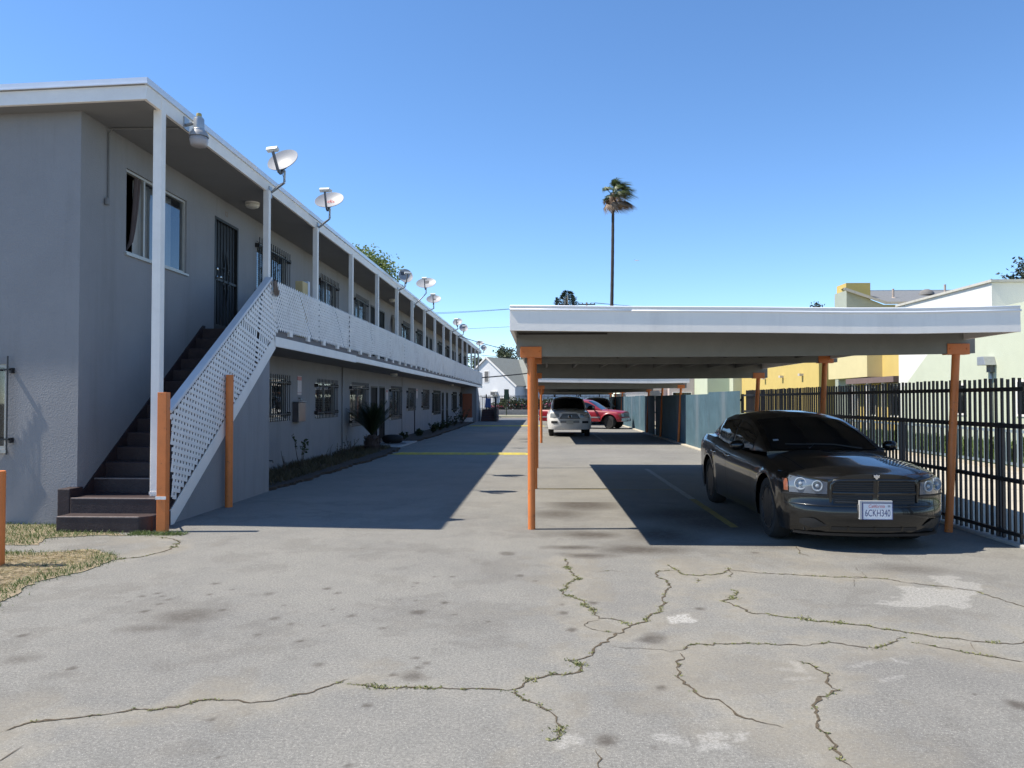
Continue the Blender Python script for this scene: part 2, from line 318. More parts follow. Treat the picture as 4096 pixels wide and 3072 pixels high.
for p0, p1 in (((1210,700),(1265,745)),((1150,730),(1250,740)),((1190,775),(1300,770)),((1480,720),(1550,700)),((1600,780),(1690,760))):
    d = math.hypot; (x0, y0), (x1, y1) = A(*p0), A(*p1); q = (x1-x0)**2+(y1-y0)**2
    t = np.clip(((XX-x0)*(x1-x0)+(YY-y0)*(y1-y0))/q, 0, 1); white = np.maximum(white, .26*(np.hypot(XX-x0-t*(x1-x0), YY-y0-t*(y1-y0)) < .022))
drv = bpy.data.meshes.new('driveway')
vv = np.stack([XX.ravel(), YY.ravel(), np.zeros(XX.size)], 1); idx = np.arange(XX.size).reshape(XX.shape)
ff = np.stack([idx[:-1,:-1].ravel(), idx[:-1,1:].ravel(), idx[1:,1:].ravel(), idx[1:,:-1].ravel()], 1).tolist()
ext = [(-30,-12),(5.06,-12),(30,-12),(-30,FY0),(FX0,FY0),(FX1,FY0),(30,FY0),(-30,9.0),(FX0,9.0),(FX1,6.0),(30,6.0),(FX0,FY1),(FX1,FY1),(FX0,58.5),(5.10,58.5),(5.10,FY1),(-3.0,58.5)]
n0 = XX.size; vl = vv.tolist() + [(x, y, 0) for x, y in ext]; e = lambda *k: tuple(n0+i for i in k)
ff += [e(0,2,6,3), e(3,4,8,7), e(5,6,10,9), e(11,15,14,13)]
drv.from_pydata(vl, [], ff); drv.materials.append(ASPH)
ca = drv.color_attributes.new('wear', 'FLOAT_COLOR', 'POINT')
cd = np.zeros((len(vl), 4), np.float32); cd[:n0,0] = np.clip(darkw, 0, 1).ravel(); cd[:n0,1] = tan.ravel(); cd[:n0,2] = white.ravel(); cd[:,3] = 1
ca.data.foreach_set('color', cd.ravel())
driveway = bpy.data.objects.new('driveway', drv); COL.objects.link(driveway); struct(driveway)

# the cracks, each a jagged dirt-filled ribbon, with weeds growing out of them
weeds = MB()
def jag(pts, step=.035, amp=.012, r=rng):
    out = []
    for (x0, y0), (x1, y1) in zip(pts[:-1], pts[1:]):
        n = max(1, int(math.hypot(x1-x0, y1-y0)/step))
        for i in range(n): t = i/n; out.append((x0+(x1-x0)*t, y0+(y1-y0)*t))
    out.append(pts[-1]); k = [0.0, 0.0]; res = []
    for i, (x, y) in enumerate(out):
        k = [k[0]*.7+r.gauss(0, amp), k[1]*.7+r.gauss(0, amp)]; res.append((x+k[0], y+k[1]))
    return res
def blade(m, x, y, z, h, w, lean, r=rng):
    a = r.uniform(0, 6.283); b = r.uniform(0, 6.283); dx, dy = math.cos(a)*w, math.sin(a)*w; lx, ly = math.cos(b)*lean, math.sin(b)*lean
    m.add([(x-dx, y-dy, z), (x+dx, y+dy, z), (x+dx*.7+lx*.4, y+dy*.7+ly*.4, z+h*.6), (x-dx*.7+lx*.4, y-dy*.7+ly*.4, z+h*.6), (x+lx, y+ly, z+h)], [(0,1,2,3), (3,2,4)])
for pts, w, wd in cracks:
    w *= .85
    p = jag(pts, .03, .010); m = MB(); n = len(p); row = []
    for i, (x, y) in enumerate(p):
        ax, ay = p[max(i-1,0)]; bx, by = p[min(i+1,n-1)]; l = math.hypot(bx-ax, by-ay)+1e-6; nxv, nyv = -(by-ay)/l, (bx-ax)/l
        ww = w*(.35+.9*rng.random())*min(1, .15+i/4, .15+(n-1-i)/4)*.5*(1.6 if rng.random() < .06 else 1)
        row.append([(x+nxv*ww, y+nyv*ww, .003), (x-nxv*ww*rng.uniform(.6,1.3), y-nyv*ww, .003)])
        if wd and rng.random() < wd*.9*(1.5 if math.sin(x*5+y*3)+math.sin(x*17-y*11)*.7 > 0 else .35):
            big = rng.random() < .12
            for _ in range(rng.randint(14, 44) if big else rng.randint(4, 12)): blade(weeds, x+rng.gauss(0,.022 if big else .010), y+rng.gauss(0,.020 if big else .009), .002, rng.uniform(.003,.014) if big else rng.uniform(.002,.007), rng.uniform(.003,.007), .014)
    m.grid(row); obj('crack', m, CRACK, driveway, fix=False)
WEED = leafmat('weed_leaf', (.085,.115,.03), (.27,.26,.10)); STRAW = leafmat('dry_straw', (.33,.25,.12), (.55,.45,.25), .8, .1); GRASS = leafmat('lawn_blade', (.055,.10,.02), (.17,.22,.06))
stuff(tag(obj('crack_weeds', weeds, WEED, fix=False), 'tiny green weeds growing out of the cracks in the asphalt', 'weeds'))

# lawn corner at the left with a strip of dry grass and a concrete apron running through it
def sheet(name, poly, z, mat, parent=None, th=.05, n=1, jit=.0):
    p = jag(list(poly)+[poly[0]], .06, jit)[:-1] if jit else list(poly)
    return obj(name, MB().prism(p, 'z', z-th, z), mat, parent)
lawnA = [(-3.9,5.2),(-4.18,5.75),(-4.28,6.3),(-4.14,6.75),(-4.12,7.2),(-4.28,7.46),(-4.66,7.66),(-5.0,7.52),(-5.5,7.55),(-9,7.4),(-9,5.0),(-6,4.6)]
lawnB = [(-5.4,7.9),(-5.55,8.28),(-5.1,8.5),(-4.75,8.52),(-4.9,8.66),(-5.6,8.70),(-5.85,9.2),(-11,9.4),(-11,7.7)]
lawn = struct(sheet('lawn', lawnA, .007, DRYDIRT, None, .02, jit=.02)); struct(sheet('lawn', lawnB, .007, DRYDIRT, None, .02, jit=.02))
def inpoly(x, y, P):
    c = False; j = len(P)-1
    for i in range(len(P)):
        if (P[i][1] > y) != (P[j][1] > y) and x < (P[j][0]-P[i][0])*(y-P[i][1])/(P[j][1]-P[i][1])+P[i][0]: c = not c
        j = i
    return c
def edged(x, y, P):
    best = 9
    for (ax, ay), (bx, by) in zip(P, P[1:]+P[:1]):
        dx, dy = bx-ax, by-ay; t = max(0, min(1, ((x-ax)*dx+(y-ay)*dy)/(dx*dx+dy*dy+1e-9))); best = min(best, math.hypot(x-ax-t*dx, y-ay-t*dy))
    return best
gm, sm_ = MB(), MB()
for P, N in ((lawnA, 42000), (lawnB, 34000)):
    for _ in range(N):
        x = rng.uniform(-7.4, -3.8); y = rng.uniform(4.9, 9.3)
        if not inpoly(x, y, P): continue
        e_ = edged(x, y, P); green = math.sin(x*3.1+1)+math.sin(y*4.3+x*2)+(1.7 if e_ < .20 else -.35)+(1.2 if P is lawnB else 0)+rng.gauss(0, .5)
        if e_ < .10 and rng.random() < .5: blade(gm, x+rng.gauss(0,.07), y+rng.gauss(0,.07), .0, rng.uniform(.006,.03), rng.uniform(.002,.004), .02)
        if green > .50: blade(gm, x+rng.gauss(0,.03), y+rng.gauss(0,.03), .005, rng.uniform(.015,.05), rng.uniform(.0015,.004), .03)
        elif rng.random() < .8:
            a = rng.uniform(0, 6.28); l = rng.uniform(.03,.09); w = .002; z0 = .008+rng.random()*.014
            sm_.add([(x,y,z0),(x+w*math.sin(a),y-w*math.cos(a),z0),(x+l*math.cos(a)+w,y+l*math.sin(a),z0+rng.uniform(0,.012)),(x+l*math.cos(a),y+l*math.sin(a),z0+.004)], [(0,1,2,3)])
for _ in range(900):
    x = rng.uniform(-4.75,-4.1); y = 8.62+rng.gauss(0,.05); blade(gm, x, y, .0, rng.uniform(.015,.05), .003, .03)
stuff(tag(obj('lawn_grass', gm, GRASS, fix=False), 'green grass fringing the dry lawn by the stairs', 'grass'))
stuff(tag(obj('lawn_straw', sm_, STRAW, fix=False), 'straw coloured cut grass lying on the dry lawn', 'grass'))

# planting bed along the wall, painted lines, speed bumps
bed = [(-4.60,12.80),(-4.55,14.0),(-4.46,17.0),(-4.37,19.2),(-4.36,21.4),(-4.5,24.0),(-5.7,24.1),(-5.74,12.80)]
struct(sheet('planting_bed', bed, .05, DIRT, None, .1, jit=.03))
struct(sheet('planting_bed', [(-4.75,28.0),(-4.52,31),(-4.55,36),(-4.6,46),(-4.7,52),(-5.74,52),(-5.74,28.6)], .06, DIRT, None, .1, jit=.03))
def line(name, x0, x1, y0, y1, mat, z=.004):
    rows = []; n = max(2, int(max(abs(y1-y0), abs(x1-x0))/.08)); long_y = abs(y1-y0) > abs(x1-x0)
    for i in range(n+1):
        t = i/n; a = rng.gauss(0, .004); b_ = rng.gauss(0, .004)
        rows.append([(x0+a, y0+(y1-y0)*t, z), (x1+b_, y0+(y1-y0)*t, z)] if long_y else [(x0+(x1-x0)*t, y0+a, z), (x0+(x1-x0)*t, y1+b_, z)])
    return obj(name, MB().grid(rows), mat, driveway, fix=False)
line('painted_line', 2.29, 2.39, 12.0, 17.2, LINEP); line('painted_line', 2.29, 2.39, 9.36, 12.0, LINEY)
line('painted_line', -.05, 2.25, 13.22, 13.27, LINEY); line('painted_line', 2.28, 2.37, 28.5, 35.5, LINEP)
def bump(y, x0, x1, label):
    prof = [(-.16,.0),(-.13,.025),(-.07,.047),(0,.055),(.07,.047),(.13,.025),(.16,0)]; rows = []
    for i in range(31):
        t = i/30; k = min(1, t/.06+.05, (1-t)/.06+.05); rows.append([(x0+(x1-x0)*t, y+a+rng.gauss(0,.004), .002+z*k) for a, z in prof])
    return tag(obj('speed_bump', MB().grid(rows), YELLOW, smooth=True), label, 'speed bump', 'speed bumps')
bump(21.6, -4.3, -.22, 'nearer yellow painted speed bump across the driveway'); bump(44.9, -4.4, .2, 'farther yellow painted speed bump by the far stairs')

# neighbour's lot, street and kerbs at the far end
obj_ = struct(obj('neighbour_lot', MB().box(5.12, 10.35, 6.0, 58, -.05, .0), CONC))
for y in np.arange(6, 34, 1.5): obj('joint', MB().box(5.2, 10.3, y, y+.012, .001, .003), CONCG, obj_)
struct(obj('neighbour_lawn', MB().prism([(10.46,-.05),(60,-.05),(60,.34),(12.9,.34),(10.46,.05)], 'y', 6, 58), LAWNB))
struct(obj('street', MB().box(-60, 60, 58.5, 65.5, -.05, -.006), STREET))
struct(obj('gutter', MB().box(-60, 60, 65.5, 66.2, -.05, -.002), CONC)); struct(obj('verge', MB().box(-60, 60, 66.35, 69.0, -.05, .13), LAWNB))
struct(obj('kerb', MB().box(-60, 60, 66.2, 66.35, -.05, .14), CONC)); struct(obj('pavement', MB().box(-60, 60, 69.0, 71.5, -.05, .14), CONC))

# ================================================================== THE APARTMENT BUILDING
XW, XO = -5.75, -4.62                  # wall face, outer face of balcony and stairs
YB0, YB1 = 9.2, 58.4                   # near corner and far end
SKEW = math.tan(math.radians(4.0))     # the end wall runs back a little to the left
bld = thing('apartment_building', 'long grey two storey apartment building with white lattice balcony and outside stairs', 'building', (XW, YB0, 0))
def wall_x(x, y0, y1, z0, z1, ops, depth=.14):
    m = MB(); ys = sorted({y0, y1, *[o[0] for o in ops], *[o[1] for o in ops]}); zs = sorted({z0, z1, *[o[2] for o in ops], *[o[3] for o in ops]})
    for a, b in zip(ys[:-1], ys[1:]):
        for c, d in zip(zs[:-1], zs[1:]):
            if any(o[0] <= a and b <= o[1] and o[2] <= c and d <= o[3] for o in ops): continue
            m.add([(x,a,c),(x,b,c),(x,b,d),(x,a,d)], [(0,1,2,3)])
    for a, b, c, d in ops:
        X = x-depth; m.add([(x,a,c),(x,b,c),(x,b,d),(x,a,d),(X,a,c),(X,b,c),(X,b,d),(X,a,d)], [(0,4,5,1),(1,5,6,2),(2,6,7,3),(3,7,4,0)])
    return m
UP = [('w',10.24,12.03,3.59,4.77,'open'),('d',13.08,14.12,2.77,4.80,''),('w',15.05,16.80,3.62,4.76,'b'),('w',19.3,20.9,3.62,4.74,'b'),('w',23.0,24.55,3.62,4.74,'b'),
      ('d',25.2,26.1,2.77,4.76,''),('d',26.55,27.5,2.77,4.76,''),('w',30.9,32.5,3.62,4.74,'b'),('w',34.4,35.9,3.62,4.74,'b'),('d',37.2,38.1,2.77,4.76,''),('d',38.6,39.5,2.77,4.76,''),
      ('w',41.6,43.2,3.62,4.74,'b'),('w',45.0,46.5,3.62,4.74,'b'),('d',48.4,49.3,2.77,4.76,''),('d',49.8,50.7,2.77,4.76,''),('w',52.2,53.6,3.62,4.74,'b'),('w',55.4,56.9,3.62,4.74,'b')]
LO = [('w',15.2,16.84,1.14,2.03,'b'),('w',19.08,20.86,1.13,2.02,'b'),('w',22.55,24.6,.80,2.02,'b'),('d',25.3,26.35,.05,2.03,''),('d',26.6,27.6,.05,2.04,''),
      ('w',28.45,30.5,.84,2.01,'b'),('w',32.1,33.9,1.14,2.0,'b'),('w',36.1,38.0,1.13,1.99,'b'),('w',39.6,42.3,.82,1.99,'b'),('d',43.3,44.3,.05,2.02,''),('d',45.3,46.3,.05,2.02,''),('w',48.2,50.4,.84,2.0,'b'),('w',52.5,54.0,1.1,2.0,'b')]
m = wall_x(XW, YB0, YB1, -.05, 5.22, [o[1:5] for o in UP+LO])
obj('side_wall', m, STUCCO, bld, fix=False)
# end wall (skewed), rear and far walls, floors behind the windows
XR = -13.6; ye = lambda x, y=YB0: y + (XW - x)*SKEW
EW = (-7.55, -6.72, .93, 2.0)          # opening in the end wall
m = MB()
xs = [XR, EW[0], EW[1], XW]; zs = [-.05, EW[2], EW[3], 5.3]
for i in range(3):
    for j in range(3):
        if i == 1 and j == 1: continue
        a, b, c, d = xs[i], xs[i+1], zs[j], zs[j+1]; m.add([(a,ye(a),c),(b,ye(b),c),(b,ye(b),d),(a,ye(a),d)], [(0,1,2,3)])
a, b, c, d = EW; t = .12
m.add([(a,ye(a),c),(b,ye(b),c),(b,ye(b),d),(a,ye(a),d),(a,ye(a)+t,c),(b,ye(b)+t,c),(b,ye(b)+t,d),(a,ye(a)+t,d)], [(0,1,5,4),(1,2,6,5),(2,3,7,6),(3,0,4,7)])
obj('end_wall', m, STUCCO, bld, fix=False)
obj('rear_wall', MB().add([(XR,ye(XR),-.05),(XR,YB1,-.05),(XR,YB1,5.3),(XR,ye(XR),5.3)], [(0,1,2,3)]).add([(XR,YB1,-.05),(XW,YB1,-.05),(XW,YB1,5.3),(XR,YB1,5.3)], [(0,1,2,3)]), STUCCO, bld)
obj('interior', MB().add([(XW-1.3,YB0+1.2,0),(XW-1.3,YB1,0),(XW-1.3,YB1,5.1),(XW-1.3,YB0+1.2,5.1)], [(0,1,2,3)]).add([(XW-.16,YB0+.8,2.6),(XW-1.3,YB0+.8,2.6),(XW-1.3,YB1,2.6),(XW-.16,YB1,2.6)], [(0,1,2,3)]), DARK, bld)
# roof
RXE, RY0, RY1 = -4.75, 8.86, 59.2      # roof outer edge (x), front edge, far edge
yr = lambda x: RY0 + (RXE - x)*SKEW
RXR = -14.0; RZ = 5.40
P4 = [(RXE,yr(RXE)),(RXE,RY1),(RXR,RY1),(RXR,yr(RXR))]
roof = obj('roof', MB().prism(P4, 'z', 5.24, RZ-.02), mk('roof_gravel', (.30,.29,.28), .95, .2, 8, .4, 60), bld)
obj('soffit', MB().prism([(RXE-.05,yr(RXE)+.05),(RXE-.05,RY1-.1),(RXR+.1,RY1-.1),(RXR+.1,yr(RXR)+.05)], 'z', 5.165, 5.20), SOFFIT, roof)
f = MB()
for y0, y1, dz in ((RY0+.02,15.2,0),(15.205,21.4,-.006),(21.405,27.6,.004),(27.605,33.9,-.004),(33.905,40.2,.0),(40.205,46.4,-.008),(46.405,52.6,.003),(52.605,RY1,0)):
    f.box(RXE-.03, RXE+.015, y0, y1, 5.155+dz, 5.335+dz)
obj('side_fascia', f, WHITE, roof, bevel=.004)
f = MB(); a, b = RXE+.014, RXR; f.add([(a,yr(a)-.014,5.157),(b,yr(b)-.014,5.157),(b,yr(b)+.035,5.157),(a,yr(a)+.035,5.157),(a,yr(a)-.002,5.333),(b,yr(b)-.002,5.333),(b,yr(b)+.035,5.333),(a,yr(a)+.035,5.333)], [(0,3,2,1),(4,5,6,7),(0,1,5,4),(1,2,6,5),(2,3,7,6),(3,0,4,7)]); obj('end_fascia', f, WHITE, roof, bevel=.004)
f = MB()
for y0, y1 in ((RY0-.03,12.1),(12.11,15.2),(15.21,18.3),(18.31,24.6),(24.61,33.9),(33.91,46.4),(46.41,RY1)): f.box(RXE-.01, RXE+.035, y0, y1, 5.338+rng.gauss(0,.003), 5.415)
obj('drip_edge', f, DRIP, roof)
f = MB(); a, b = RXE+.033, RXR; f.prism([(a,yr(a)-.032),(b,yr(b)-.032),(b,yr(b)+.02),(a,yr(a)+.02)], 'z', 5.345, 5.415); f.prism([(a+.004,yr(a)-.042),(b,yr(b)-.042),(b,yr(b)-.030),(a+.004,yr(a)-.030)], 'z', 5.338, 5.352); obj('drip_edge', f, DRIP, roof)

# ---- windows and doors
def curtain(m, x, y0, y1, z0, z1, amp=.02, per=.11):
    n = max(6, int((y1-y0)/.02)); m.grid([[(x+amp*math.sin(2*math.pi*(y0+(y1-y0)*i/n)/per+rng.random()*.3), y0+(y1-y0)*i/n, z) for z in (z0, z1)] for i in range(n+1)])
def ornament(m, x, yc, zc, h, w, r=.006):
    m.tube([(x,yc,zc+h/2),(x,yc-w*.5,zc),(x,yc,zc-h/2),(x,yc+w*.5,zc),(x,yc,zc+h/2)], r, 5)
    for dz in (-.14, .14):
        for dy in (-1, 1):
            c = [(x, yc+dy*(w*.45+.05*math.cos(t)), zc+dz*h+.05*math.sin(t)) for t in np.linspace(0, 5, 9)]; m.tube(c, r, 5)
def grille(o, x, y0, y1, z0, z1, k):
    m = MB(); X = x+.075; n = max(6, int((y1-y0)/.125)); e_ = .10
    for i in range(n+1):
        y = y0-.04+(y1-y0+.08)*i/n; m.box(X-.007, X+.007, y-.007, y+.007, z0-.05, z1+.07)
    for z in (z0+.10, z1-.10): m.box(X-.006, X+.018, y0-e_, y1+e_, z-.012, z+.012); m.box(x+.0, X+.012, y0-e_, y0-e_+.03, z-.04, z+.04); m.box(x+.0, X+.012, y1+e_-.03, y1+e_, z-.04, z+.04)
    ornament(m, X+.012, (y0+y1)/2+.02, (z0+z1)/2, (z1-z0)*.8, .22)
    return obj('security_bars', m, IRON if k else IRONB, o)
def window(y0, y1, z0, z1, style, i):
    X = XW-.06; m = MB(); t = .035
    m.box(X-.03, X+.03, y0+.002, y0+t, z0+.002, z1-.002).box(X-.03, X+.03, y1-t, y1-.002, z0+.002, z1-.002).box(X-.03, X+.03, y0+t, y1-t, z0+.002, z0+t).box(X-.03, X+.03, y0+t, y1-t, z1-t, z1-.002)
    ym = y0+(y1-y0)*(.30 if style == 'open' else .5); m.box(X-.012, X+.028, ym-.02, ym+.02, z0+t, z1-t)
    m.box(XW-.01, XW+.03, y0-.03, y1+.03, z0-.035, z0-.002)
    o = obj('window', m, ALU, bld)
    g = MB(); a = ym if style == 'open' else y0+t
    g.add([(X,a,z0+t),(X,y1-t,z0+t),(X,y1-t,z1-t),(X,a,z1-t)], [(0,1,2,3)]); obj('pane', g, GLASS, o, fix=False)
    if style == 'open':
        c = MB(); curtain(c, X-.10, ym-.05, y1-.25, z0+.02, z1-.03, .025, .14); obj('curtain', c, CURT, o, True)
        c = MB(); n = 14
        c.grid([[(X+.0-.02*math.sin(i_), y0+.05+(ym-y0)*(.15+.75*(1-j/7)**.4*1.0)*(.55+.45*i_/n)-.04*i_/n, z1-.04-(z1-z0-.08)*j/7) for j in range(8)] for i_ in range(n+1)]); obj('curtain', c, CURTB, o, True)
    else:
        c = MB(); kind = i % 4
        if kind == 0: curtain(c, X-.08, y0+.05, y1-.05, z0+.02, z1-.03)
        elif kind == 1: curtain(c, X-.08, y0+.05, ym-.1, z0+.02, z1-.03)
        elif kind == 2:
            for z in np.arange(z0+.05, z1-.03, .045): c.box(X-.08, X-.055, y0+.05, y1-.05, z, z+.028)
        else: curtain(c, X-.08, ym, y1-.05, z0+.02, z1-.03)
        obj('curtain', c, CURT if kind in (0, 3) else (BLIND if kind == 2 else CURTB), o, True)
        grille(o, XW, y0, y1, z0, z1, i % 3)
def door(y0, y1, z0, z1, i):
    m = MB(); X = XW-.03; t = .05
    m.box(XW-.10, XW-.075, y0+.002, y1-.002, z0+.002, z1-.002); o = obj('door', m, mk('dark_door_paint', (.020,.018,.018), .6, .2, 4), bld)
    g = MB(); g.box(X-.02, X+.035, y0+.003, y0+t, z0, z1-.003).box(X-.02, X+.035, y1-t, y1-.003, z0, z1-.003).box(X-.02, X+.035, y0+t, y1-t, z1-t, z1-.003).box(X-.02, X+.035, y0+t, y1-t, z0, z0+.12)
    n = 7
    for k in range(1, n): y = y0+t+(y1-y0-2*t)*k/n; g.box(X-.008, X+.012, y-.009, y+.009, z0+.12, z1-t)
    zc = z0+.93; g.box(X-.01, X+.02, y0+t, y1-t, zc-.02, zc+.02); ornament(g, X+.022, (y0+y1)/2, zc+.05, 1.0, .24, .010)
    obj('security_gate', g, IRON, o)
    g = MB(); g.box(X-.03, X-.024, y0+.06, y1-.06, z0+.12, z1-.06); obj('gate_mesh', g, mk('gate_screen', (.03,.032,.036), .6, .2, 5), o)
    h = MB(); M = Matrix.Translation((X+.035, y0+.10, zc+.02)) @ Matrix.Rotation(math.pi/2, 4, 'Y'); h.lathe([(.032,0),(.032,.012),(.014,.02),(.014,.045),(.028,.055),(.030,.075),(.015,.088),(0,.09)], 14, M)
    M = Matrix.Translation((X+.035, y0+.09, zc+.17)) @ Matrix.Rotation(math.pi/2, 4, 'Y'); h.lathe([(.03,0),(.03,.018),(.02,.025),(0,.026)], 14, M)
    obj('handle', h, mk('brushed_steel', (.6,.58,.55), .25, .05, 5, metal=1), o, 40)
for i, (k, y0, y1, z0, z1, st) in enumerate(UP+LO):
    if k == 'w': window(y0, y1, z0, z1, st, i)
    else: door(y0, y1, z0, z1, i)
nm = text_mb('12', .13).xform(Matrix.Translation((XW+.006, 13.55, 4.93)) @ Matrix.Rotation(math.pi/2, 4, 'Z') @ Matrix.Rotation(math.pi/2, 4, 'X')); obj('door_number', nm, mk('door_number_paint', (.22,.12,.08), .7), bld, fix=False)
# end window with its grille standing off the wall
ax, bx, cz, dz = EW; m = MB(); Y = ye(bx)+.05
m.box(bx-.04, bx-.002, Y-.02, Y+.02, cz, dz).box(ax, bx-.04, Y-.02, Y+.02, cz, cz+.04).box(ax, bx-.04, Y-.02, Y+.02, dz-.04, dz)
m.box(ax-.03, bx+.03, ye(bx)-.03, ye(bx)-.002, cz-.045, cz-.004)
ew = obj('window', m, ALU, bld)
m = MB()
for z in np.arange(cz+.05, dz-.04, .04): m.box(ax+.04, bx-.05, Y+.03, Y+.045, z, z+.026)
obj('blind', m, BLIND, ew)
m = MB().box(ax, bx-.042, Y-.002, Y+.002, cz+.04, dz-.04); obj('pane', m, GLASS, ew)
m = MB(); YG = ye(bx)-.060
for k in range(7): x = bx+.06-.135*k; m.box(x-.009, x+.009, YG-.003, YG+.003, cz-.06, dz+.10)
for z in (cz+.13, dz-.07): m.box(ax-.1, bx+.11, YG-.012, YG+.004, z-.011, z+.011); m.box(bx+.09, bx+.115, YG-.012, ye(bx)+.002, z-.045, z+.02)
obj('security_bars', m, IRON, ew)

# ---- balcony: slab, fascia, posts, lattice
YL = 12.72
bal = obj('balcony', MB().box(XW-.002, XO-.01, YL+.05, YB1, 2.52, 2.755), DKSLAB, bld)
obj('soffit', MB().box(XW+.001, XO-.06, YL+.07, YB1-.02, 2.495, 2.517), SOFFIT, bal)
f = MB()
for k, (y0, y1) in enumerate(zip(np.arange(12.90, 58, 5.7), np.arange(12.90, 58, 5.7)+5.69)): f.box(XO-.008, XO+.035, y0, min(y1, YB1), 2.478+rng.gauss(0,.006), 2.635+rng.gauss(0,.006))
obj('fascia', f, WHITE, bal, bevel=.004)
PY = [12.70,15.49,18.41,21.34,24.26,27.15,30.02,32.95,35.9,38.75,41.5,44.5,47.3,50.1,52.9,55.7,58.2]
XP = XO-.12; PY = [y*1.0128 for y in PY if y*1.0128 < 58.6]
p0 = obj('post', MB().box(XP-.05, XP+.05, PY[0]-.05, PY[0]+.05, 2.76, 5.17), WHITE, bld, bevel=.006)
for y in PY[1:]: inst(p0, bld, (0, y-PY[0], 0))
obj('post', MB().box(-4.835, -4.725, 9.20, 9.31, .345, 5.30), WHITE, bld, bevel=.008)
blk = obj('spacer_block', MB().box(XO-.02, XO+.04, 13.62, 13.78, 2.70, 2.80), WHITE, bal)
for k in range(1, 42): inst(blk, bal, (rng.gauss(0,.006), k*1.07, 0))
def clip_line(poly, p, d):
    t0, t1 = -1e9, 1e9; n = len(poly); a = sum(poly[i][0]*poly[(i+1)%n][1]-poly[(i+1)%n][0]*poly[i][1] for i in range(n)); sg = 1 if a > 0 else -1
    for i in range(n):
        (x0, y0), (x1, y1) = poly[i], poly[(i+1)%n]; nxv, nyv = -(y1-y0)*sg, (x1-x0)*sg
        c = (p[0]-x0)*nxv+(p[1]-y0)*nyv; q = d[0]*nxv+d[1]*nyv
        if abs(q) < 1e-9:
            if c < 0: return None
        elif q > 0: t0 = max(t0, -c/q)
        else: t1 = min(t1, -c/q)
    return (t0, t1) if t1-t0 > .03 else None
def lattice(poly, rot, x, pitch=.080, wid=.047, gaps=()):
    """slats of a lattice panel in the y-z plane: list of (p0, p1, layer)"""
    out = []; cx = sum(p[0] for p in poly)/len(poly); cz_ = sum(p[1] for p in poly)/len(poly); R_ = max(math.hypot(p[0]-cx, p[1]-cz_) for p in poly)
    for lay, ang in ((0, rot+math.pi/4), (1, rot-math.pi/4)):
        d = (math.cos(ang), math.sin(ang)); nrm = (-d[1], d[0]); k = int(R_/pitch)+1
        for i in range(-k, k+1):
            off = i*pitch+rng.gauss(0, .0015); r_ = clip_line(poly, (cx+nrm[0]*off, cz_+nrm[1]*off), d)
            if r_ and rng.random() > .012: a, b = r_; out.append(((x+lay*.006, cx+nrm[0]*off+d[0]*a, cz_+nrm[1]*off+d[1]*a), (x+lay*.006, cx+nrm[0]*off+d[0]*b, cz_+nrm[1]*off+d[1]*b), lay))
    return out
def slat_mb(m, s, wid=.047): return m.bar(s[0], s[1], .0055, wid, up=(0, (s[1][2]-s[0][2]), -(s[1][1]-s[0][1])))
XLAT = XO+.012
zb_ = lambda y: .26+(y-9.32)*.666; zt_ = lambda y: 1.375+(y-9.25)*.637
stair_poly = [(9.32,.26),(13.05,2.745),(12.72,zt_(12.72)-.03),(9.27,zt_(9.27)-.03)]
rail = obj('stair_railing', MB().bar((XO-.03,9.25,zt_(9.25)+.03),(XO-.03,12.74,zt_(12.74)+.03), .115, .045), CAP, bld, bevel=.005)
n_ind = 0
for s in lattice(stair_poly, math.atan(.65), XLAT, pitch=.082): obj('slat', slat_mb(MB(), s), LATT, rail); n_ind += 1
panels = []; y = 12.74; k = 0
while y < YB1-.1:
    w_ = 2.43 if k else 2.72; y2 = min(y+w_, YB1); panels.append((y, y2)); y = y2+.012; k += 1
top = MB().box(XO-.055, XO+.002, YL+.06, YB1, 3.545, 3.60); brail = obj('balcony_railing', top, LATT, bal)
far = MB()
for k, (y0, y1) in enumerate(panels):
    dz = rng.gauss(0, .012); tl = rng.gauss(0, .006)
    poly = [(y0,2.775+dz),(y1,2.775+dz+tl),(y1,3.60+tl),(y0,3.60)] if k else [(13.06,2.77),(y1,2.775),(y1,3.60),(12.74,3.60),(12.74,3.10)]
    for s in lattice(poly, 0, XLAT+.008+rng.uniform(0,.012)):
        if k < 4 and n_ind < 292: obj('slat', slat_mb(MB(), s), LATT, brail); n_ind += 1
        else: slat_mb(far, s)
stuff(obj('lattice_slats', far, LATT, brail))

# ---- staircase
NR = 15; RH = 2.755/NR; TR = .2557; stair_y = lambda i: (8.72, 8.98)[i] if i < 2 else 9.53+(i-2)*TR
stw = obj('staircase', MB().prism([(9.30,-.02),(12.74,-.02),(12.74,2.47),(9.30,.06)], 'x', XO-.10, XO-.012), STUCCO, bld)
for i in range(NR-1):
    y0 = stair_y(i); z1 = RH*(i+1); x0, x1 = (-5.70, -4.60) if i == 0 else ((-5.70, XO-.014) if i == 1 else (XW+.003, XO-.115))
    m = MB()
    if i == 0: m.prism([(x0,y0),(x1-.10,y0),(x1,y0+.10),(x1,y0+.56),(x0,y0+.56)], 'z', -.02, z1)
    else: m.box(x0, x1, y0, y0+(.86 if i == 1 else TR+.28), z1-RH-.02 if i < 2 else z1-RH-.12, z1)
    s = obj('step', m, BROWN, stw, bevel=.012)
    if i < 3: obj('nosing', MB().box(x0+.01, x1-(.11 if i == 0 else .01), y0-.003, y0+.022, z1-.016, z1+.002), NOSE, s, bevel=.006)
obj('landing', MB().box(XW+.003, XO-.12, stair_y(14), YL+.40, 2.56, 2.758), BROWN, stw, bevel=.01)
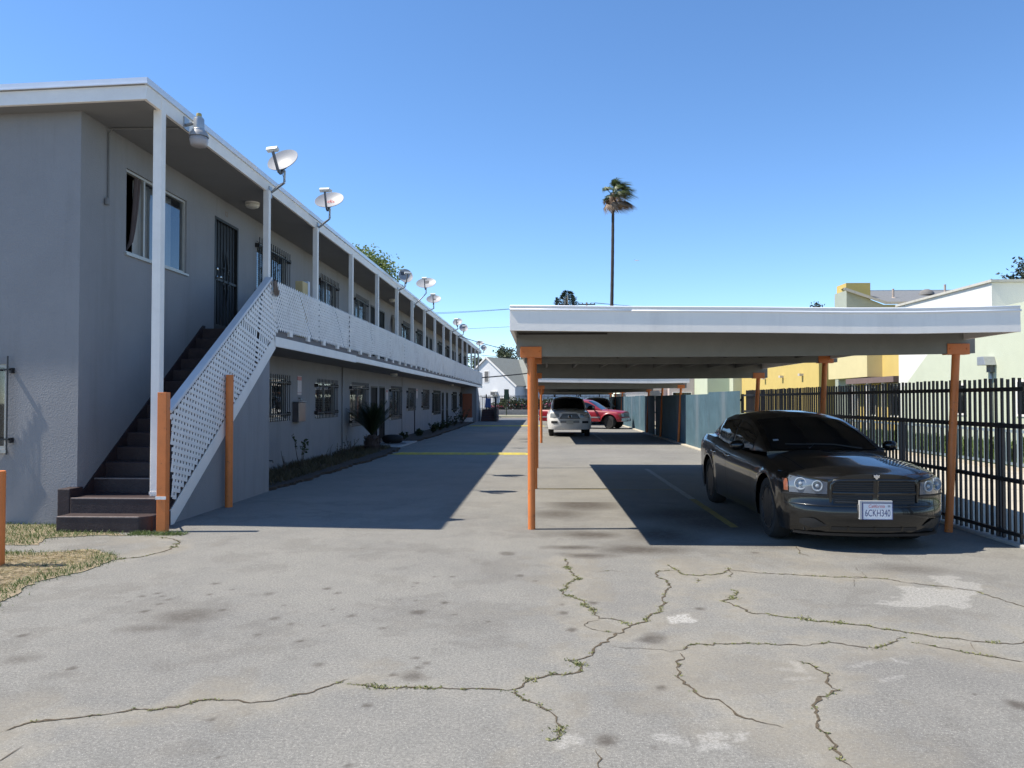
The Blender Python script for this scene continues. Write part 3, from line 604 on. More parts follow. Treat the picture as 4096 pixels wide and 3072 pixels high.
obj('wall_string', MB().prism([(9.27,.33),(9.27,.40),(12.62,2.81),(12.70,2.81),(12.70,2.50),(9.6,.20)], 'x', XW+.0015, XW+.020), BROWN, stw)
obj('kerb_block', MB().box(-5.86,-5.705,8.985,9.26,-.02,.475), BROWN, stw, bevel=.012)
obj('stringer', MB().bar((XO+.003,9.22,.02),(XO+.003,12.90,2.53), .030, .20, up=(0,-.68,1)), WHITE, stw, bevel=.004)
obj('stringer_cap', MB().bar((XO-.03,9.26,.20),(XO-.03,12.92,2.70), .09, .025), BROWN, stw)
# far staircase: its side wall and the orange door under it
obj('far_stair_wall', MB().prism([(53.6,-.02),(57.9,-.02),(54.1,2.47),(53.6,2.47)], 'x', XO-.08, XO-.01), STUCCO, bld)
obj('far_stair_string', MB().bar((XO+.005,54.1,2.55),(XO+.005,58.1,.06), .03, .18, up=(0,.6,1)), WHITE, bld)
dr = obj('return_wall', MB().box(XW+.001, XO-.02, 53.62, 53.74, -.02, 2.47), STUCCO, bld)
obj('orange_door', MB().box(-5.62,-4.95,53.57,53.612,.03,2.0), mk('rust_orange_door', (.30,.085,.035), .6, .1, 4), bld, bevel=.01)
obj('doorstep', MB().box(XW+.002, -4.62, 24.25, 27.95, -.02, .045), CONCG, bld, bevel=.01)

# ---- fixed fittings on the building
obj('conduit', MB().tube([(XW+.02,9.778,4.20),(XW+.02,9.778,5.09),(XW+.06,9.78,5.145),(-4.80,9.80,5.148)], .012, 8).lathe([(.03,0),(.035,.05),(.022,.09),(0,.09)], 10, Matrix.Translation((XW+.03,9.73,4.12))), SOFFIT, bld, 40)
obj('downpipe', MB().tube([(XW+.025,21.6,.07),(XW+.025,21.6,2.49)], .016, 8), STUCCO, bld, True)
obj('downpipe', MB().tube([(XW+.025,34.0,.05),(XW+.025,34.0,1.15)], .02, 8), IRONB, bld, True)
obj('downpipe', MB().tube([(XW+.025,30.9,.05),(XW+.025,30.9,2.49)], .012, 8), STUCCO, bld, True)
obj('hose_tap', MB().tube([(XW,15.7,.28),(XW+.12,15.7,.28),(XW+.12,15.72,.24)], .012, 6), IRONB, bld, True)
LAMPW = mk('frosted_lamp_glass', (.66,.62,.54), .35, .04, 4)
def dome(x, y, z, label):
    t = thing('ceiling_light', label, 'lamp', (x, y, z), 'ceiling lights of the walkways')
    obj('base', MB().lathe([(.13,0),(.13,-.025),(.115,-.03)], 20, Matrix.Translation((x,y,z))), WHITE, t, 40)
    obj('globe', MB().lathe([(.125,-.031),(.13,-.05),(.11,-.085),(.06,-.105),(0,-.11)], 20, Matrix.Translation((x,y,z))), LAMPW, t, True)
dome(-5.30, 13.64, 5.165, 'round ceiling light under the roof by the second white post')
dome(-5.36, 27.0, 5.165, 'round ceiling light under the roof near the hanging wall ornament')
dome(-5.30, 27.0, 2.494, 'ceiling light under the balcony above the paired doors')
dome(-5.5, 46.0, 2.494, 'ceiling light under the balcony near its far end')

# ================================================================== THINGS FIXED TO OR STANDING BY THE BUILDING
DISHG = mk('dish_grey', (.30,.30,.31), .5, .05, 3); DISHD = mk('dish_arm_grey', (.12,.12,.125), .5, .1, 5); GALV = mk('galvanised_steel', (.42,.43,.44), .4, .1, 12, metal=.6)
LNB = mk('lnb_plastic', (.60,.60,.58), .5, .05, 4); REDP = mk('red_print', (.55,.10,.10), .6); DKP = mk('dark_print', (.07,.07,.08), .6)
def dish(base, cen, n, w, h, label, logo=None, lnbw=.10, bigl=0):
    t = thing('satellite_dish', label, 'satellite dish', base, 'satellite dishes along the roof edge')
    n = Vector(n).normalized(); ux = Vector((0,0,1)).cross(n).normalized(); uy = n.cross(ux)
    M = Matrix((( ux.x,uy.x,n.x,cen[0]),(ux.y,uy.y,n.y,cen[1]),(ux.z,uy.z,n.z,cen[2]),(0,0,0,1)))
    a, b = w/2, h/2; m = MB(); nr, na = 7, 36
    for sgn, zo in ((0, 0), (1, -.012)):
        rows = [[tuple(M @ Vector((a*r*math.cos(q), b*r*math.sin(q), .07*r*r+zo))) for q in np.linspace(0, 2*math.pi, na+1)] for r in np.linspace(.001, 1, nr)]; m.grid(rows)
    m.grid([[tuple(M @ Vector((a*k*math.cos(q), b*k*math.sin(q), .07+z))) for q in np.linspace(0, 2*math.pi, na+1)] for k, z in ((1,0),(1.012,-.004),(1.0,-.012))])
    obj('reflector', m, DISHG, t, 50, fix=False)
    bot = Vector((0, -b, .06)); lp = Vector((0, -b*.38, .33))
    obj('feed_arm', MB().bar(M @ Vector((0,-b*.92,-.03)), M @ bot, .035, .05).bar(M @ bot, M @ lp, .030, .045, up=tuple(n)), DISHD, t)
    q = MB(); q.bar(M @ (lp+Vector((-lnbw,.02,.02))), M @ (lp+Vector((lnbw,.02,.02))), .055, .075, up=tuple(n)); q.tube([M @ (lp+Vector((0,0,.03))), M @ (lp+Vector((0,.07,-.035)))], [.028,.034], 10)
    if bigl: q.tube([M @ (lp+Vector((.11,0,.03))), M @ (lp+Vector((.11,.06,-.03)))], [.022,.028], 10)
    obj('receiver', q, LNB, t)
    back = M @ Vector((0,-b*.25,-.05)); bx_, by_, bz_ = base; arm_top = Vector((back.x, back.y, back.z-.05)); k1 = Vector((back.x-.01, back.y+.01, back.z-.26))
    obj('mast', MB().tube([(bx_+.03,by_,bz_), (bx_*.4+k1.x*.6, by_*.4+k1.y*.6, bz_*.45+(k1.z)*.55), tuple(k1), tuple(arm_top)], .021, 10).box(bx_-.004, bx_+.018, by_-.07, by_+.05, bz_-.10, bz_+.09), GALV, t, 40)
    obj('clamp', MB().tube([tuple(M @ Vector((0,-b*.25,.0))), tuple(back)], .05, 8).bar(M @ Vector((0,-b*.9,-.03)), M @ Vector((0,.02,-.03)), .05, .03), DISHD, t)
    cb = [Vector(M @ Vector((.02,-b*.9,.0))), Vector((back.x+.03, back.y-.05, back.z-.25)), Vector((bx_+.16, by_-.03, bz_+.12)), Vector((bx_+.03, by_, bz_+.02))]
    obj('cable', MB().tube(cb, .005, 5), DISHD, t, True)
    if logo == 'dish': obj('logo', text_mb('dish', .155).xform(M @ Matrix.Translation((.06,.02,.012))), REDP, t, fix=False)
    elif logo: obj('logo', MB().add([tuple(M @ Vector((x, y, .07*((x/a)**2+(y/b)**2)+.004))) for x, y in logo], [tuple(range(len(logo)))]), DKP, t, fix=False)
XF = RXE+.018; sq = lambda x, y, s, k=.8: [(x-s,y-s*k),(x+s,y-s*k),(x+s,y+s*k),(x-s,y+s*k)]
dish((XF,12.98,5.17), (-4.37,12.66,5.58), (-.22,-.80,.52), .56, .50, 'nearest large grey satellite dish above the second white post')
dish((XF,15.80,5.20), (-4.36,15.40,5.62), (-.05,-.74,.64), .60, .52, 'satellite dish with red lettering above the third white post', 'dish', .10, 1)
dish((XF,24.75,5.16), (-4.42,24.35,5.54), (.35,-.85,.38), .46, .50, 'round satellite dish with dark emblem, first of three in the middle group', sq(-.08,.10,.07))
dish((XF,27.9,5.08), (-4.28,27.9,5.84), (-.05,-.74,.66), .74, .56, 'largest middle satellite dish with square emblem, highest of the middle group', sq(0,.10,.08), .09)
dish((XF,30.5,5.12), (-4.30,30.0,5.52), (.02,-.70,.66), .58, .48, 'satellite dish with small pale mark, lowest of the middle group', sq(.02,.05,.045))
dish((XF,39.6,5.12), (-4.33,38.9,5.53), (-.12,-.78,.58), .50, .48, 'upper satellite dish of the pair before the last roof bays', sq(-.02,0,.05))
dish((XF,42.6,5.12), (-4.33,41.7,5.50), (.20,-.84,.44), .48, .50, 'lower satellite dish of the pair before the last roof bays', sq(.02,.08,.06))
dish((XF,54.2,5.12), (-4.33,52.9,5.48), (-.10,-.72,.62), .56, .44, 'tilted satellite dish of the farthest pair over the roof end')
dish((XF,57.3,5.12), (-4.33,56.3,5.40), (.25,-.84,.40), .46, .48, 'round satellite dish of the farthest pair, last on the roof')
# yard light on the roof edge
ly, lx = 9.60, -4.44
t = thing('security_light', 'metal security light with ribbed glass on the near roof corner', 'lamp', (XF, 9.82, 5.22))
Mx = Matrix.Translation((lx, ly, 0))
obj('housing', MB().lathe([(.0,5.215),(.045,5.215),(.045,5.20),(.062,5.195),(.066,5.18),(.068,5.06),(.082,5.045),(.084,5.03)], 24, Mx), GALV, t, 35)
obj('photocell', MB().lathe([(.0,5.262),(.030,5.262),(.034,5.25),(.034,5.215)], 18, Mx), mk('photocell_amber', (.42,.34,.12), .4), t, 35)
obj('shade', MB().lathe([(.084,5.030),(.105,5.01),(.118,4.975),(.124,4.955),(.118,4.953),(.1,4.99)], 28, Mx), DISHG, t, 35)
m = MB(); prof = [(.112,4.952),(.114,4.90),(.104,4.855),(.088,4.835),(.05,4.828),(0,4.826)]; m.lathe(prof, 40, Mx)
obj('refractor', m, mk('refractor_glass', (.40,.37,.37), .2, .05, 5, .5, 120), t, True)
obj('bracket', MB().tube([(XF,9.84,5.20),(lx-.09,9.66,5.16),(lx-.05,ly+.02,5.13)], .022, 8).box(XF-.003,XF+.014,9.78,9.92,5.14,5.30), GALV, t, 40)

# signs, boxes, pole items
SIGNM = bpy.data.materials.new('towing_sign'); SIGNM.use_nodes = True
def signmat(m):
    nt = m.node_tree; N = nt.nodes; L = nt.links; b = N['Principled BSDF']; tc = N.new('ShaderNodeTexCoord'); sp = N.new('ShaderNodeSeparateXYZ'); L.new(tc.outputs['Generated'], sp.inputs[0])
    rp = N.new('ShaderNodeValToRGB'); cr = rp.color_ramp; cr.interpolation = 'CONSTANT'; cr.elements[0].color = (.55,.50,.50,1); cr.elements[1].position = .76; cr.elements[1].color = (.45,.13,.13,1)
    for p, c in ((.10,(.35,.2,.2,1)),(.13,(.55,.5,.5,1)),(.96,(.55,.5,.5,1))): e_ = cr.elements.new(p); e_.color = c
    nz = N.new('ShaderNodeTexNoise'); nz.inputs['Scale'].default_value = 26; L.new(tc.outputs['Generated'], nz.inputs['Vector'])
    mr = N.new('ShaderNodeMapRange'); mr.inputs[1].default_value = .52; mr.inputs[2].default_value = .56; mr.inputs[3].default_value = 0; mr.inputs[4].default_value = .55; L.new(nz.outputs[0], mr.inputs[0])
    L.new(sp.outputs[2], rp.inputs[0]); mx = N.new('ShaderNodeMix'); mx.data_type = 'RGBA'; L.new(mr.outputs[0], mx.inputs[0]); L.new(rp.outputs[0], mx.inputs[6]); mx.inputs[7].default_value = (.30,.20,.20,1); L.new(mx.outputs[2], b.inputs['Base Color']); b.inputs['Roughness'].default_value = .5
signmat(SIGNM)
for y, z0, z1, w, lb in ((17.63,1.67,2.12,.30,'tall white and pink notice sign between two barred windows near the stairs'),(27.82,1.50,1.94,.26,'narrow notice sign beside the paired dark doors'),(34.55,1.63,2.06,.32,'narrow notice sign farthest along the ground floor wall')):
    tag(obj('notice_sign', MB().box(XW+.002, XW+.010, y, y+w, z0, z1), SIGNM, bevel=.002), lb, 'sign', 'notice signs on the wall')
t = thing('utility_box', 'grey metal utility box hanging on the wall under the notice sign', 'box', (XW+.08, 17.6, 1.03))
obj('case', MB().box(XW+.001, XW+.155, 17.30, 17.80, 1.045, 1.50), mk('box_grey_metal', (.17,.155,.16), .28, .1, 4, metal=.7), t, bevel=.012)
obj('lid', MB().box(XW+.001, XW+.175, 17.28, 17.82, 1.502, 1.515), GALV, t, bevel=.004); obj('pipe', MB().tube([(XW+.06,17.74,1.515),(XW+.06,17.74,1.58),(XW+.0,17.74,1.60)], .02, 8), GALV, t, True)
t = thing('leaning_board', 'tan and pale blue board standing behind the balcony lattice', 'board', (-4.80, 15.2, 2.756))
obj('board_face', MB().box(-4.95,-4.80,15.02,15.36,2.757,3.94), mk('tan_board', (.52,.40,.20), .8, .06, 3), t, bevel=.006); obj('board_edge', MB().box(-4.95,-4.79,15.364,15.47,2.757,3.985), mk('pale_blue_board', (.55,.60,.68), .7, .05, 3), t, bevel=.006)
m = MB()
for k in range(170):
    q = rng.uniform(-1,1); tz = rng.random(); x0 = XO+.045+rng.uniform(0,.03); m.tube([(x0,12.78+q*.035,3.585),(x0+.01,12.80+q*.09,3.42+abs(q)*.03),(x0+.012,12.83+q*.115+rng.gauss(0,.01),3.30+.05*abs(q)+.06*tz)], [.0025,.002,.0012], 4, False)
t = thing('hanging_broom', 'small straw broom hanging at the top of the stair lattice', 'broom', (XO+.05, 12.78, 3.3))
obj('bristles', m, leafmat('broom_straw', (.16,.12,.10), (.33,.24,.18), .8, 0), t, fix=False); obj('head', MB().bar((XO+.06,12.75,3.595),(XO+.06,12.82,3.595),.04,.03), IRONB, t)
t = thing('wall_ornament', 'dark hanging ornament of dried strands on the upper wall', 'ornament', (XW+.06, 28.85, 4.1)); m = MB()
for k in range(60):
    q = rng.uniform(-1,1); m.tube([(XW+.05,28.85+q*.05,4.78),(XW+.09,28.85+q*.22,4.62),(XW+.08,28.85+q*(.28+rng.gauss(0,.05)),4.05+rng.random()*.25)], [.008,.012,.004], 4, False)
obj('strands', m, leafmat('dried_strands', (.10,.08,.06), (.30,.26,.20), .9, 0), t, fix=False); obj('hook', MB().tube([(XW+.0,28.85,4.80),(XW+.06,28.85,4.80),(XW+.06,28.85,4.75)], .012, 6), IRON, t)

# orange steel posts guarding the stairs
def hollow(m, x, y, w, d, h, t_=.008, z0=-.02):
    m.box(x-w/2, x+w/2, y-d/2, y-d/2+t_, z0, h).box(x-w/2, x+w/2, y+d/2-t_, y+d/2, z0, h).box(x-w/2, x-w/2+t_, y-d/2+t_, y+d/2-t_, z0, h).box(x+w/2-t_, x+w/2, y-d/2+t_, y+d/2-t_, z0, h); return m
tag(obj('guard_post', hollow(MB(), -4.462, 8.80, .108, .10, 1.64), ORANGE, bevel=.006), 'square orange steel post at the foot of the stairs', 'post', 'orange guard posts')
tag(obj('guard_post', MB().lathe([(.0,-.02),(.054,-.02),(.054,1.915),(.048,1.915),(.046,1.8),(0,1.8)], 20, Matrix.Translation((-4.535,10.86,0))), ORANGE, smooth=35), 'tall round orange pipe post against the grey stair wall', 'post', 'orange guard posts')
tag(obj('guard_post', MB().lathe([(.0,-.02),(.057,-.02),(.057,.885),(.052,.89),(.0,.875)], 20, Matrix.Translation((-5.06,6.90,0))), ORANGE, smooth=35), 'short orange post standing in the dry lawn at the left edge', 'post', 'orange guard posts')
tag(obj('post_strap', MB().box(-4.838, -4.722, 9.190, 9.197, .385, .420).bar((-4.724,9.19,.402),(-4.52,8.855,.402),.006,.035).box(-4.524,-4.400,8.741,8.748,.385,.420), WHITE), 'flat strap tying the orange post to the white stair post', 'strap')

# ================================================================== PLANTS ALONG THE WALL
BARK = mk('dry_bark', (.085,.062,.045), .95, .3, 12, .6, 60); LEAFD = leafmat('dull_leaf', (.020,.035,.012), (.055,.075,.025)); LEAFP = leafmat('dry_leaf', (.05,.045,.022), (.14,.11,.06), .8, .1); SAGO = leafmat('sago_leaf', (.012,.022,.010), (.035,.05,.02), .4, .1)
def leaf(m, p, d, l, w, r=rng):
    d = Vector(d).normalized(); s_ = d.cross(Vector((r.gauss(0,1), r.gauss(0,1), r.gauss(0,1)))).normalized()*w; p = Vector(p); c = d.cross(s_).normalized()*(w*.35)
    m.add([p, p+d*l*.45+s_+c, p+d*l, p+d*l*.45-s_+c, p+d*l*.45], [(0,1,4),(1,2,4),(2,3,4),(3,0,4)])
def shrub(name, label, x, y, z, h, spread, nst, nleaf, lm, cat='shrub', ls=.05, grp=None, bare=.5):
    t = thing(name, label, cat, (x, y, z), grp); st = MB(); lf = MB()
    for k in range(nst):
        a = rng.uniform(0, 6.28); p = Vector((x+rng.gauss(0,.03), y+rng.gauss(0,.05), z-.01)); pts = [p.copy()]; d = Vector((math.cos(a)*spread, math.sin(a)*spread, 1)); hh = h*rng.uniform(.5,1)
        for i in range(5): d = (d+Vector((rng.gauss(0,.18), rng.gauss(0,.18), .1))).normalized(); p = p+d*hh/5; pts.append(p.copy())
        st.tube(pts, [.011-.0016*i for i in range(6)], 5)
        for i in range(nleaf):
            u = bare+(1-bare)*rng.random(); q = pts[min(4,int(u*5))].lerp(pts[min(4,int(u*5))+1], rng.random()); leaf(lf, q, (rng.gauss(0,1), rng.gauss(0,1), rng.gauss(.3,.6)), ls*rng.uniform(.6,1.3), ls*.33)
    obj('stems', st, BARK, t, True)
    if lf.v: obj('foliage', lf, lm, t, fix=False)
    return t
shrub('rose_bush', 'leggy rose bush with few leaves under the utility box', -5.15, 16.2, .07, .95, .25, 3, 14, LEAFD, ls=.085, bare=.6)
shrub('rose_bush', 'bare twiggy stump nearest the stair wall in the bed', -5.25, 15.3, .07, .55, .2, 4, 0, LEAFD)
shrub('rose_bush', 'two pruned bare stems in the middle of the bed', -5.2, 18.3, .07, .55, .08, 2, 0, LEAFD)
shrub('rose_bush', 'dry twiggy bush left of the cycad', -5.2, 19.5, .07, .50, .5, 8, 4, LEAFP, ls=.04)
shrub('rose_bush', 'taller dry twiggy bush right against the cycad', -5.25, 20.6, .07, .62, .6, 8, 3, LEAFP, ls=.04)
gc = MB()
for _ in range(16000):
    y = rng.uniform(12.95, 23.8); x = rng.uniform(-5.7, -4.72) if rng.random() < .8 else -5.5
    if rng.random() < .5+.5*math.sin(y*2.3)*math.sin(x*5+y): blade(gc, x, y, .045, rng.uniform(.02,.16), .008, .07)
stuff(tag(obj('bed_ground_cover', gc, LEAFP, fix=False), 'dry low ground cover spread through the planting bed', 'ground cover'))
def rosette(name, label, x, y, z, n, l, w, lm, trunk=None, up=.5, cat='plant', grp=None):
    t = thing(name, label, cat, (x, y, z), grp); m = MB(); zt = z
    if trunk:
        zt = z+trunk[0]; tm = MB().lathe([(trunk[1]*.75,z-.02),(trunk[1],z+trunk[0]*.35),(trunk[1]*.9,z+trunk[0]*.8),(trunk[1]*.5,zt+.02)], 14, Matrix.Translation((x,y,0)))
        for _ in range(150):
            a = rng.uniform(0,6.28); zz = z+rng.random()*trunk[0]; r = trunk[1]*.92; tm.tube([(x+r*math.cos(a),y+r*math.sin(a),zz),(x+(r+.05)*math.cos(a),y+(r+.05)*math.sin(a),zz+.04)], [.014,.004], 4)
        obj('trunk', tm, mk('cycad_trunk', (.075,.05,.042), .95, .35, 25, .8, 60), t)
    for k in range(n):
        a = rng.uniform(0,6.28); e0 = rng.uniform(up, 1.45); pts = []; p = Vector((x,y,zt-.03)); ll = l*rng.uniform(.8,1.1); el = e0
        for i in range(7): d = Vector((math.cos(a)*math.cos(el), math.sin(a)*math.cos(el), math.sin(el))); pts.append(p.copy()); p = p+d*ll/6; el -= .09
        for i in range(6):
            p0_, p1_ = pts[i], pts[i+1]; d = (p1_-p0_).normalized(); s_ = d.cross(Vector((0,0,1))).normalized()
            m.bar(p0_, p1_, .008, .006)
            if i >= 1:
                for j in range(5):
                    q = p0_.lerp(p1_, j/5); L_ = w*math.sin(math.pi*min(1,(i+j/5)/6.3))**.6
                    for sg in (-1,1): e2 = q+(s_*sg*.9+d*.55+Vector((0,0,.25))).normalized()*L_; m.add([q-d*.010, q+d*.010, e2], [(0,1,2)])
    obj('fronds', m, lm, t, fix=False); return t
rosette('sago_palm', 'dark sago cycad with upright fronds in front of the paired doors', -5.02, 22.3, .06, 64, 1.10, .20, SAGO, (.44,.22), .85)
t = thing('black_basin', 'low round black basin on the doorstep right of the paired doors', 'basin', (-5.2, 26.3, .045))
obj('bowl', MB().lathe([(.24,.047),(.34,.10),(.37,.22),(.33,.30),(.2,.34),(0,.345)], 20, Matrix.Translation((-5.2,26.3,0))), BLACKM, t, True)
obj('tray', MB().lathe([(.20,.0465),(.30,.05),(.31,.075),(.28,.08),(.27,.062),(0,.06)], 20, Matrix.Translation((-4.95,25.95,0))), mk('tray_grey', (.16,.16,.17), .4), t, True)
k = 0
for y, x, h, lb in ((29.0,-5.3,.30,'small weed clump just past the black basin'),(31.6,-5.1,.35,'low bush before the downpipe in the far bed'),(34.6,-5.0,.55,'rounded green bush past the downpipe'),(37.5,-5.05,.65,'fuller dark bush in the middle of the far bed'),(40.5,-5.1,.5,'spiky low bush near the far gate'),(44.0,-5.1,.75,'tall loose bush hiding the far gate'),(48.5,-5.15,1.3,'tall climbing bush beside the orange door')):
    shrub('bed_shrub', lb, x, y, .06, h, .8, 9, 26, LEAFD, ls=.10, bare=.2)
m = MB()
for s in lattice([(-5.35,.06),(-4.72,.06),(-4.72,.34),(-5.35,.30)], 0, 0, .07): slat_mb(m, s, .035)
m.xform(Matrix(((0,1,0,0),(1,0,0,51.6),(0,0,1,0),(0,0,0,1)))); m.box(-5.36,-4.70,51.585,51.597,.30,.345)
tag(obj('planter_fence', m, LATT), 'little white lattice fence round the far planter', 'fence')

# ================================================================== CARPORTS
def carport(label):
    t = thing('carport', label, 'carport', (2.3, 8.1, 0), 'flat roofed carports in a row')
    X0, X1, Y0, Y1 = -.34, 4.98, 8.1, 18.25
    sag = lambda x: np.interp(x, [-.34,.95,2.2,3.25,3.9,4.98], [.018,0,-.012,-.028,-.030,-.014])
    rf = MB(); rows = []
    xs_ = [-.34,.3,.95,1.6,2.2,2.7,3.25,3.9,4.5,4.98]
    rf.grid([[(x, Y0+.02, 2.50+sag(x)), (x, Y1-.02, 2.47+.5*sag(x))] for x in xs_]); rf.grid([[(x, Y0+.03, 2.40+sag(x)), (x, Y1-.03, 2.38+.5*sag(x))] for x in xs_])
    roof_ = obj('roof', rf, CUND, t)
    def strip(y0, y1, za, zb, xs2=xs_):
        m = MB()
        for a, b in zip(xs2[:-1], xs2[1:]):
            sa, sb = sag(a), sag(b); m.add([(a,y0,za+sa),(b,y0,za+sb),(b,y0,zb+sb),(a,y0,zb+sa),(a,y1,za+sa),(b,y1,za+sb),(b,y1,zb+sb),(a,y1,zb+sa)], [(0,1,2,3),(4,7,6,5),(0,4,5,1),(3,2,6,7)]+([(0,3,7,4)] if a == xs2[0] else [])+([(1,5,6,2)] if b == xs2[-1] else []))
        return m
    ff_ = strip(Y0, Y0+.035, 2.275, 2.502)
    ff_.v = [(x, y-(.012 if y < Y0+.01 and z < 2.40 else 0), z) for x, y, z in ff_.v]
    obj('front_fascia', ff_, CFASC, roof_); obj('rear_fascia', strip(Y1-.035, Y1, 2.26, 2.49), CFASC, roof_)
    bead = lambda xs2, dz: MB().tube([(x, Y0-.004, 2.500+sag(x)+dz) for x in xs2], .011, 10)
    obj('flashing', bead([-.345,.3,.95], .003), CEDGE, roof_, True); obj('flashing', bead([.945,1.6,2.2,2.7,3.25,3.9,4.5,4.99], -.001), CEDGE, roof_, True)
    obj('flashing_face', strip(Y0-.006, Y0+.03, 2.5075, 2.536), CFASC, roof_); obj('flashing_lip', MB().tube([(x, Y0-.002, 2.540+sag(x)) for x in xs_], .009, 10), CEDGE, roof_, True)
    for xa, xb in ((X0-.004, X0+.035), (X1-.035, X1+.004)):
        s0 = sag((xa+xb)/2); m = MB(); m.add([(xa,Y0+.001,2.275+s0),(xb,Y0+.001,2.275+s0),(xb,Y1-.001,2.26+.5*s0),(xa,Y1-.001,2.26+.5*s0),(xa,Y0+.001,2.545+s0),(xb,Y0+.001,2.545+s0),(xb,Y1-.001,2.53+.5*s0),(xa,Y1-.001,2.53+.5*s0)], [(0,3,2,1),(4,5,6,7),(0,1,5,4),(1,2,6,5),(2,3,7,6),(3,0,4,7)]); obj('side_fascia', m, WHITE, roof_)
    raf = None
    for k, x in enumerate(np.arange(.1, 5.0, .61)): obj('rafter', MB().box(x-.02, x+.02, 9.21, Y1-.04, 2.275, 2.372), CUND, roof_)
    for yb, zr0, zr1 in ((9.15,2.075,2.10),(13.3,2.195,2.20),(17.35,2.05,2.05)):
        m = MB(); n = 12; xs3 = np.linspace(-.305, 5.075, n+1); top = lambda x: 2.385+min(0, sag(x))
        bow = lambda x: zr0+(zr1-zr0)*(x+.3)/5.4-.020*math.sin(math.pi*(x+.3)/5.4)
        for a, b in zip(xs3[:-1], xs3[1:]):
            m.add([(a,yb-.05,bow(a)),(b,yb-.05,bow(b)),(b,yb-.05,top(b)),(a,yb-.05,top(a)),(a,yb+.05,bow(a)),(b,yb+.05,bow(b)),(b,yb+.05,top(b)),(a,yb+.05,top(a))], [(0,1,2,3),(4,7,6,5),(0,4,5,1),(3,2,6,7)]+([(0,3,7,4)] if a == xs3[0] else [])+([(1,5,6,2)] if b == xs3[-1] else []))
        obj('beam', m, CBEAM, t)
        for xt, xb_ in ((-.132,-.125),(4.88,4.77)):
            zb2 = bow(xt); po = obj('post', MB().tube([(xb_,yb,-.02),(xt,yb,zb2-.012)], .044, 18), ORANGE, t, 40)
            for yy in (yb-.064, yb+.052): obj('bracket_plate', MB().box(xt-.128, xt+.128, yy, yy+.012, zb2-.012, zb2+.115), ORANGE, po, bevel=.003)
            obj('bracket_seat', MB().box(xt-.125, xt+.125, yb-.051, yb+.051, zb2-.012, zb2-.002), ORANGE, po)
            for dx in (-.095, .095): obj('bolt', MB().lathe([(.011,0),(.011,.006),(.006,.009),(0,.009)], 8, Matrix.Translation((xt+dx, yb-.064, zb2+.055)) @ Matrix.Rotation(math.pi/2, 4, 'X')), ORANGE, po)
    return t
cp = carport('nearest flat roofed carport on orange posts above the black sedan')
obj('gap_board', MB().box(-.28, .78, 9.085, 9.095, 2.333, 2.350), IRONB, cp)
c2 = copy_tree(cp, None, 'second carport on orange posts above the white suv'); c2.location.y += 18.3; c2.location.x += .10; c2.location.z -= .12
c3 = copy_tree(cp, None, 'third and farthest carport on orange posts over the silver van'); c3.location.y += 38.2; c3.location.x += .10; c3.location.z -= .10

# ================================================================== FENCES
t = thing('picket_fence', 'black iron picket fence on the right beside the black sedan', 'fence', (5.05, 12.6, 0)); XFN = 5.06
pk = obj('picket', MB().box(XFN-.012, XFN+.012, 6.048, 6.072, .04, 1.79), mk('picket_brown_black', (.030,.023,.022), .5, .2, 10), t)
n_pk = int((19.15-6.06)/.1045)
for k in range(1, n_pk): o = inst(pk, t, (rng.gauss(0,.002), .1045*k, rng.gauss(0,.004)))
for z, h in ((1.665,.045),(1.272,.05),(.69,.045),(.125,.04)): obj('rail', MB().box(XFN-.052, XFN-.0135, 6.0, 19.2, z-h/2, z+h/2), IRON, t)
pp = obj('fence_post', MB().box(XFN+.0135, XFN+.075, 6.37, 6.44, -.02, 1.30), mk('fence_post_blue', (.030,.036,.045), .5, .2, 8), t)
for y in (8.68,11.0,13.3,15.6,17.9): inst(pp, t, (0, y-6.405, 0))
obj('footing', MB().box(XFN-.06, XFN+.10, 5.9, 19.2, -.04, .035), CONCG, t, bevel=.015)
TEAL = mk('weathered_sheet_metal', (.085,.150,.185), .55, .22, 1.6, dirt=(.21,.245,.27), dscale=.9, damt=.8, metal=.15, streak=True)
t = thing('corrugated_fence', 'weathered blue grey corrugated metal fence behind the carports', 'fence', (4.95, 36, 0))
def corr(w, z0, z1, x=4.95, pitch=.085, y=19.22):
    n = int(w/pitch*6); return MB().grid([[(x+.013*math.sin(2*math.pi*i/6), y+w*i/n, z) for z in (z0, z1)] for i in range(n+1)])
c0 = obj('sheet_panel', corr(3.55, .05, 1.78), TEAL, t, True)
for k in range(1, 11): inst(c0, t, (rng.uniform(-.02,.02), 3.565*k, rng.uniform(-.07,.0)))
for z in (.4,1.0,1.55): obj('rail', MB().box(5.0,5.04,19.2,58,z-.03,z+.03), IRON, t)
fp = obj('fence_post', MB().box(5.0,5.06,19.25,19.31,-.02,1.7), IRON, t)
for k in range(1, 15): inst(fp, t, (0, 2.7*k, 0))
obj('base_strip', MB().box(4.80,5.02,19.2,58,-.03,.035), CONC, t, bevel=.01)
m = MB()
for k in range(95): y = 33+.22*k; m.tube([(5.10,y,1.5),(5.10,y,1.80),(5.07,y,1.90),(5.0,y,1.97)], [.022,.022,.02,.006], 5)
stuff(obj('spikes', m, mk('spike_white', (.62,.61,.58), .6), t))

